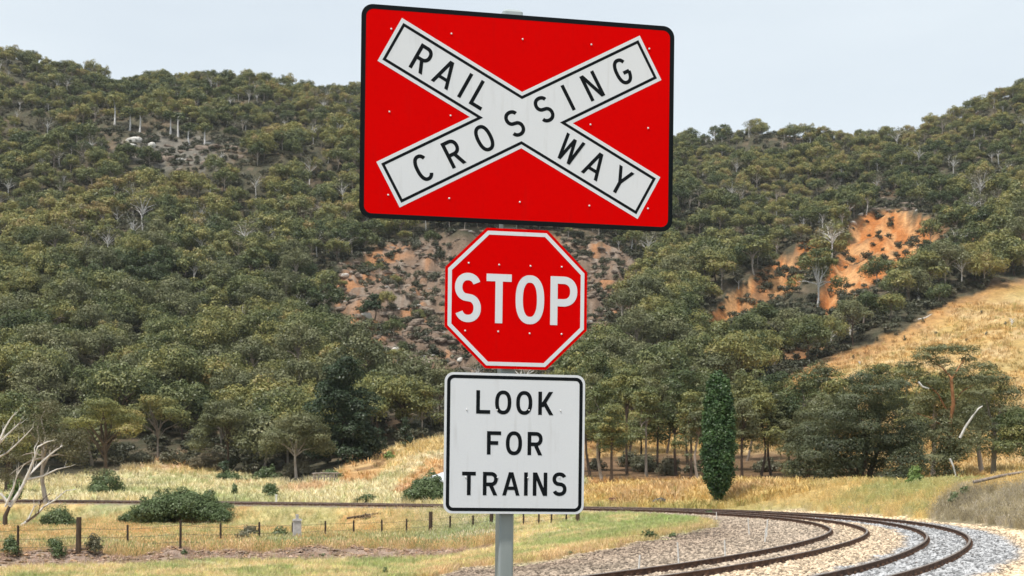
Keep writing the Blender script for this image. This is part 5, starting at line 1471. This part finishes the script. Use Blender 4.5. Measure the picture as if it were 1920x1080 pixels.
def glyph(ch, w, h, t):
    """strokes of a capital in the box 0..w, 0..h; each entry is a list of quads"""
    A, B = (w - t) / 2, (h - t) / 2; cx, cz = w / 2, h / 2; m = t / 2
    if ch == 'I': return [rect(cx - m, 0, cx + m, h)]
    if ch == 'L': return [rect(0, 0, t, h), rect(t, 0, w, t)]
    if ch == 'T': return [rect(0, h - t, w, h), rect(cx - m, 0, cx + m, h - t)]
    if ch == 'F': return [rect(0, 0, t, h), rect(t, h - t, w, h), rect(t, h * .50 - m, w * .80, h * .50 + m)]
    if ch == 'O': return [ribbon(arc(cx, cz, A, B, 0, 354, 59), t, True)]
    if ch == 'C': return [ribbon(arc(cx, cz, A, B, 38, 322, 46), t)]
    if ch == 'G': return [ribbon(arc(cx, cz, A, B, 38, 352, 48), t), rect(cx, cz - t * 1.05, w - t * .4, cz - t * .05)]
    if ch == 'S':
        b1 = (h - t) / 4
        up = arc(cx, h - m - b1, A, b1, 22, 250, 28, 2.15); lo = arc(cx, m + b1, A, b1, 70, -158, 28, 2.15)
        return [ribbon(up + lo, t)]
    if ch in 'PR':
        zb = h * (.47 if ch == 'R' else .46); b = (h - m - zb - 0) / 2; bow = arc(w - m - b * .95, h - m - b, b * .95, b, 90, -90, 18, 2.2)
        out = [rect(0, 0, t, h), ribbon([(t, h - m)] + bow + [(t, zb)], t)]
        if ch == 'R': out.append(diag(w * .52, zb - m * .2, w - t * .62, 0, t))
        return out
    if ch == 'A': 
        return [diag(t * .55, 0, cx - t * .1, h, t * .98), diag(w - t * .55, 0, cx + t * .1, h, t * .98), rect(w * .24, h * .24, w * .76, h * .24 + t * .9)]
    if ch == 'N': return [rect(0, 0, t, h), rect(w - t, 0, w, h), diag(t * .62, h, w - t * .62, 0, t * .98)]
    if ch == 'Y': return [diag(t * .55, h, cx, h * .42, t * .95), diag(w - t * .55, h, cx, h * .42, t * .95), rect(cx - m, 0, cx + m, h * .46)]
    if ch == 'K': return [rect(0, 0, t, h), diag(t * .9, h * .34, w - t * .75, h, t), diag(w * .36, h * .56, w - t * .62, 0, t)]
    if ch == 'W': 
        q = w / 4
        return [diag(t * .5, h, q + t * .05, 0, t * .92), diag(q + t * .05, 0, cx, h * .93, t * .92), diag(cx, h * .93, w - q - t * .05, 0, t * .92), diag(w - q - t * .05, 0, w - t * .5, h, t * .92)]
def letter(ch, cx, cz, w, h, t, m, parent, y=-.0016, ang=0.0):
    mb = MB(); ca, sa = math.cos(ang), math.sin(ang)
    for i, quads in enumerate(glyph(ch, w, h, t)):
        vs, fs = [], []
        for q in quads:
            k = len(vs)
            for p in q:
                a, b = p.x - w / 2, p.y - h / 2
                vs.append((cx + a * ca - b * sa, y - .0002 * i, cz + a * sa + b * ca + ZB))
            fs.append((k, k + 1, k + 2, k + 3))
        mb.add(vs, fs)
    return mb.obj('letter', m, parent)
def rivets(P, parent, r=.0052, y=-.001):
    for x, z in P:
        mb = MB()
        for k, (rr, dy) in enumerate(((1, 0), (.85, .55), (.45, .85))):
            pass
        ring = lambda rr, yy: [(x + r * rr * math.cos(a), y - yy, z + ZB + r * rr * math.sin(a)) for a in np.linspace(0, 2 * math.pi, 11)[:-1]]
        vs = ring(1, 0) + ring(.8, r * .5) + ring(.4, r * .7); n = 10
        mb.add(vs, [(j * n + i, j * n + (i + 1) % n, (j + 1) * n + (i + 1) % n, (j + 1) * n + i) for j in range(2) for i in range(n)] + [tuple(range(20, 30))], True)
        mb.obj('rivet', RIV, parent)

# post: rectangular hollow section with rounded corners, a cap, back rails and clamps
mb = MB(); pr = [(x, y_) for x, y_ in rrect(-.038 - .017 + .018, .05, .038 - .017 + .018, .185, .012, 3)]
pr = [(x - .017, y_) for x, y_ in rrect(-.040, .048, .040, .178, .012, 3)]
n = len(pr)
lean_b = -.0
vs = [(x, y_, -.4) for x, y_ in pr] + [(x, y_, 2.468 + ZB) for x, y_ in pr]
mb.add(vs, [(i, (i + 1) % n, (i + 1) % n + n, i + n) for i in range(n)], False); mb.add(vs[n:], [tuple(range(n))])
post = mb.obj('post', GALV, sign)
mb = MB(); P1 = [(x - .017, y_) for x, y_ in rrect(-.056, .030, .056, .19, .016, 4)]; P2 = [(x - .017, y_) for x, y_ in rrect(-.046, .038, .046, .182, .016, 4)]; n = len(P1)
vs = [(x, y_, 2.462 + ZB) for x, y_ in P1] + [(x, y_, 2.492 + ZB) for x, y_ in P1] + [(x, y_, 2.504 + ZB) for x, y_ in P2]
mb.add(vs, [(j * n + i, j * n + (i + 1) % n, (j + 1) * n + (i + 1) % n, (j + 1) * n + i) for j in range(2) for i in range(n)] + [tuple(range(2 * n, 3 * n)), tuple(range(n - 1, -1, -1))])
mb.obj('cap', mat('clear_plastic_cap', (.42, .47, .47), .25), post)

# --- red cross board
BX0, BX1, BZ0, BZ1 = -.830, .874, 1.343, 2.464
board = plate('crossing_board', rrect(BX0, BZ0, BX1, BZ1, .062), .003, RED, sign, edge=BLK); tag(board, 'red board with the white RAILWAY CROSSING cross')
o_ = rrect(BX0, BZ0, BX1, BZ1, .062); i_ = rrect(BX0 + .025, BZ0 + .025, BX1 - .025, BZ1 - .025, .040)
ringf('border', o_, i_, BLK, board, -.0006)
CXc, CZc, AL = .030, 1.9035, math.radians(28.25)
def cross_outline(Lh, Wh):
    ca, sa = math.cos(AL), math.sin(AL)
    u, v = Vector((ca, -sa)), Vector((sa, ca))       # falling arm
    p, q = Vector((ca, sa)), Vector((-sa, ca))       # rising arm
    c = Vector((CXc, CZc))
    # inner corners
    ri = c + Vector((Wh / sa, 0)); li = c - Vector((Wh / sa, 0)); ti = c + Vector((0, Wh / ca)); bi = c - Vector((0, Wh / ca))
    return [tuple(w) for w in (ri, c + u * Lh + v * Wh, c + u * Lh - v * Wh, bi, c - p * Lh - q * Wh, c - p * Lh + q * Wh, li, c - u * Lh - v * Wh, c - u * Lh + v * Wh, ti, c + p * Lh + q * Wh, c + p * Lh - q * Wh)][::-1]
LH, WH = .8065, .1325
oo = cross_outline(LH, WH); o1 = cross_outline(LH - .0185, WH - .0185); o2 = cross_outline(LH - .0335, WH - .0335)
def flatpoly(name, P, m, parent, y):
    n = len(P); c = (CXc, CZc); mb = MB()
    mb.add([(c[0], y, c[1] + ZB)] + [(a, y, b + ZB) for a, b in P], [(0, i + 1, (i + 1) % n + 1) for i in range(n)])
    return mb.obj(name, m, parent)
flatpoly('white_cross', oo, WHT, board, -.0008)
ringf('cross_line', o1, o2, BLK, board, -.0013)
LT, LHt = .0195, .147
def strip_letters(word, S, ang, widths):
    for ch, s, w in zip(word, S, widths):
        letter(ch, CXc + s * math.cos(ang), CZc + s * math.sin(ang), w, LHt, LT, BLK, board, -.0014, ang)
strip_letters('RAIL', (-.612, -.468, -.349, -.251), -AL, (.083, .104, .0195, .074))
strip_letters('WAY', (.302, .462, .625), -AL, (.118, .104, .098))
strip_letters('CROSSING', (-.597, -.415, -.229, -.043, .138, .287, .438, .628), AL, (.086, .085, .090, .084, .084, .0195, .087, .088))
rivets([(-.673, 2.340), (-.354, 2.338), (.030, 2.336), (.408, 2.334), (.732, 2.334), (-.678, 1.905), (-.354, 1.904), (.408, 1.902), (.731, 1.902), (-.679, 1.468), (-.356, 1.466), (.025, 1.465), (.407, 1.464), (.735, 1.465)], board, y=-.0018)

# --- stop octagon
OC, OZ, OR_ = .014, .9465, .3865
octo = [(OC + OR_ * x, OZ + OR_ * z * .968) for x, z in ((.43, -1), (1, -.42), (1, .42), (.43, 1), (-.43, 1), (-1, .42), (-1, -.42), (-.43, -1))]
stop = plate('stop_sign', octo, .003, RED, sign, .002); tag(stop, 'red octagon with white STOP lettering')
a1, a2 = inset(octo, .0155), inset(octo, .036)
ringf('border', a1, a2, WHT, stop, .0010)
for ch, x, w in (('S', -.249, .140), ('T', -.082, .136), ('O', .0865, .156), ('P', .2725, .148)):
    letter(ch, x, .9455, w, .262, .0395, WHT, stop, .0008)
rivets([(-.247, 1.129), (-.083, 1.126), (.088, 1.126), (.259, 1.128), (-.262, .769), (-.084, .770), (.087, .765), (.262, .767)], stop, y=.0004)

# --- look for trains plate
LX0, LX1, LZ0, LZ1 = -.368, .396, -.2005, .548
look = plate('look_for_trains_plate', rrect(LX0, LZ0, LX1, LZ1, .048), .003, WHT, sign, .002); tag(look, 'white square plate with a black border reading LOOK FOR TRAINS')
ringf('border', rrect(LX0 + .013, LZ0 + .013, LX1 - .013, LZ1 - .013, .038), rrect(LX0 + .031, LZ0 + .031, LX1 - .031, LZ1 - .031, .022), BLK, look, .0012)
lt = .0200
for ch, x, z, w in (('L', -.160, .393, .076), ('O', -.052, .393, .088), ('O', .0623, .393, .088), ('K', .181, .393, .084), ('F', -.0996, .1765, .076), ('O', .0088, .1765, .088), ('R', .1239, .1765, .082),
                    ('T', -.2324, -.0405, .074), ('R', -.117, -.0405, .080), ('A', -.0047, -.0405, .096), ('I', .0763, -.0405, .020), ('N', .1536, -.0405, .079), ('S', .2606, -.0395, .078)):
    letter(ch, x, z, w, .1275 if ch in 'OS' else .1245, lt, BLK, look, .0010)
rivets([(-.249, .351), (-.085, .352), (.089, .355), (.261, .356), (-.250, -.008), (-.078, -.007), (.087, -.007), (.260, -.003)], look, r=.0045, y=.0004)

# rails and clamps behind the plates
for z, w in ((2.34, 1.45), (1.904, 1.45), (1.466, 1.45), (1.128, .56), (.768, .56), (.353, .56), (-.006, .56)):
    mb = MB(); mb.box((.02, .0262, z + ZB), (w, .038, .030)); mb.obj('back_rail', ALU, sign)
mb = MB(); mb.box((-.017, .11, 2.4 + ZB), (.02, .15, .02))
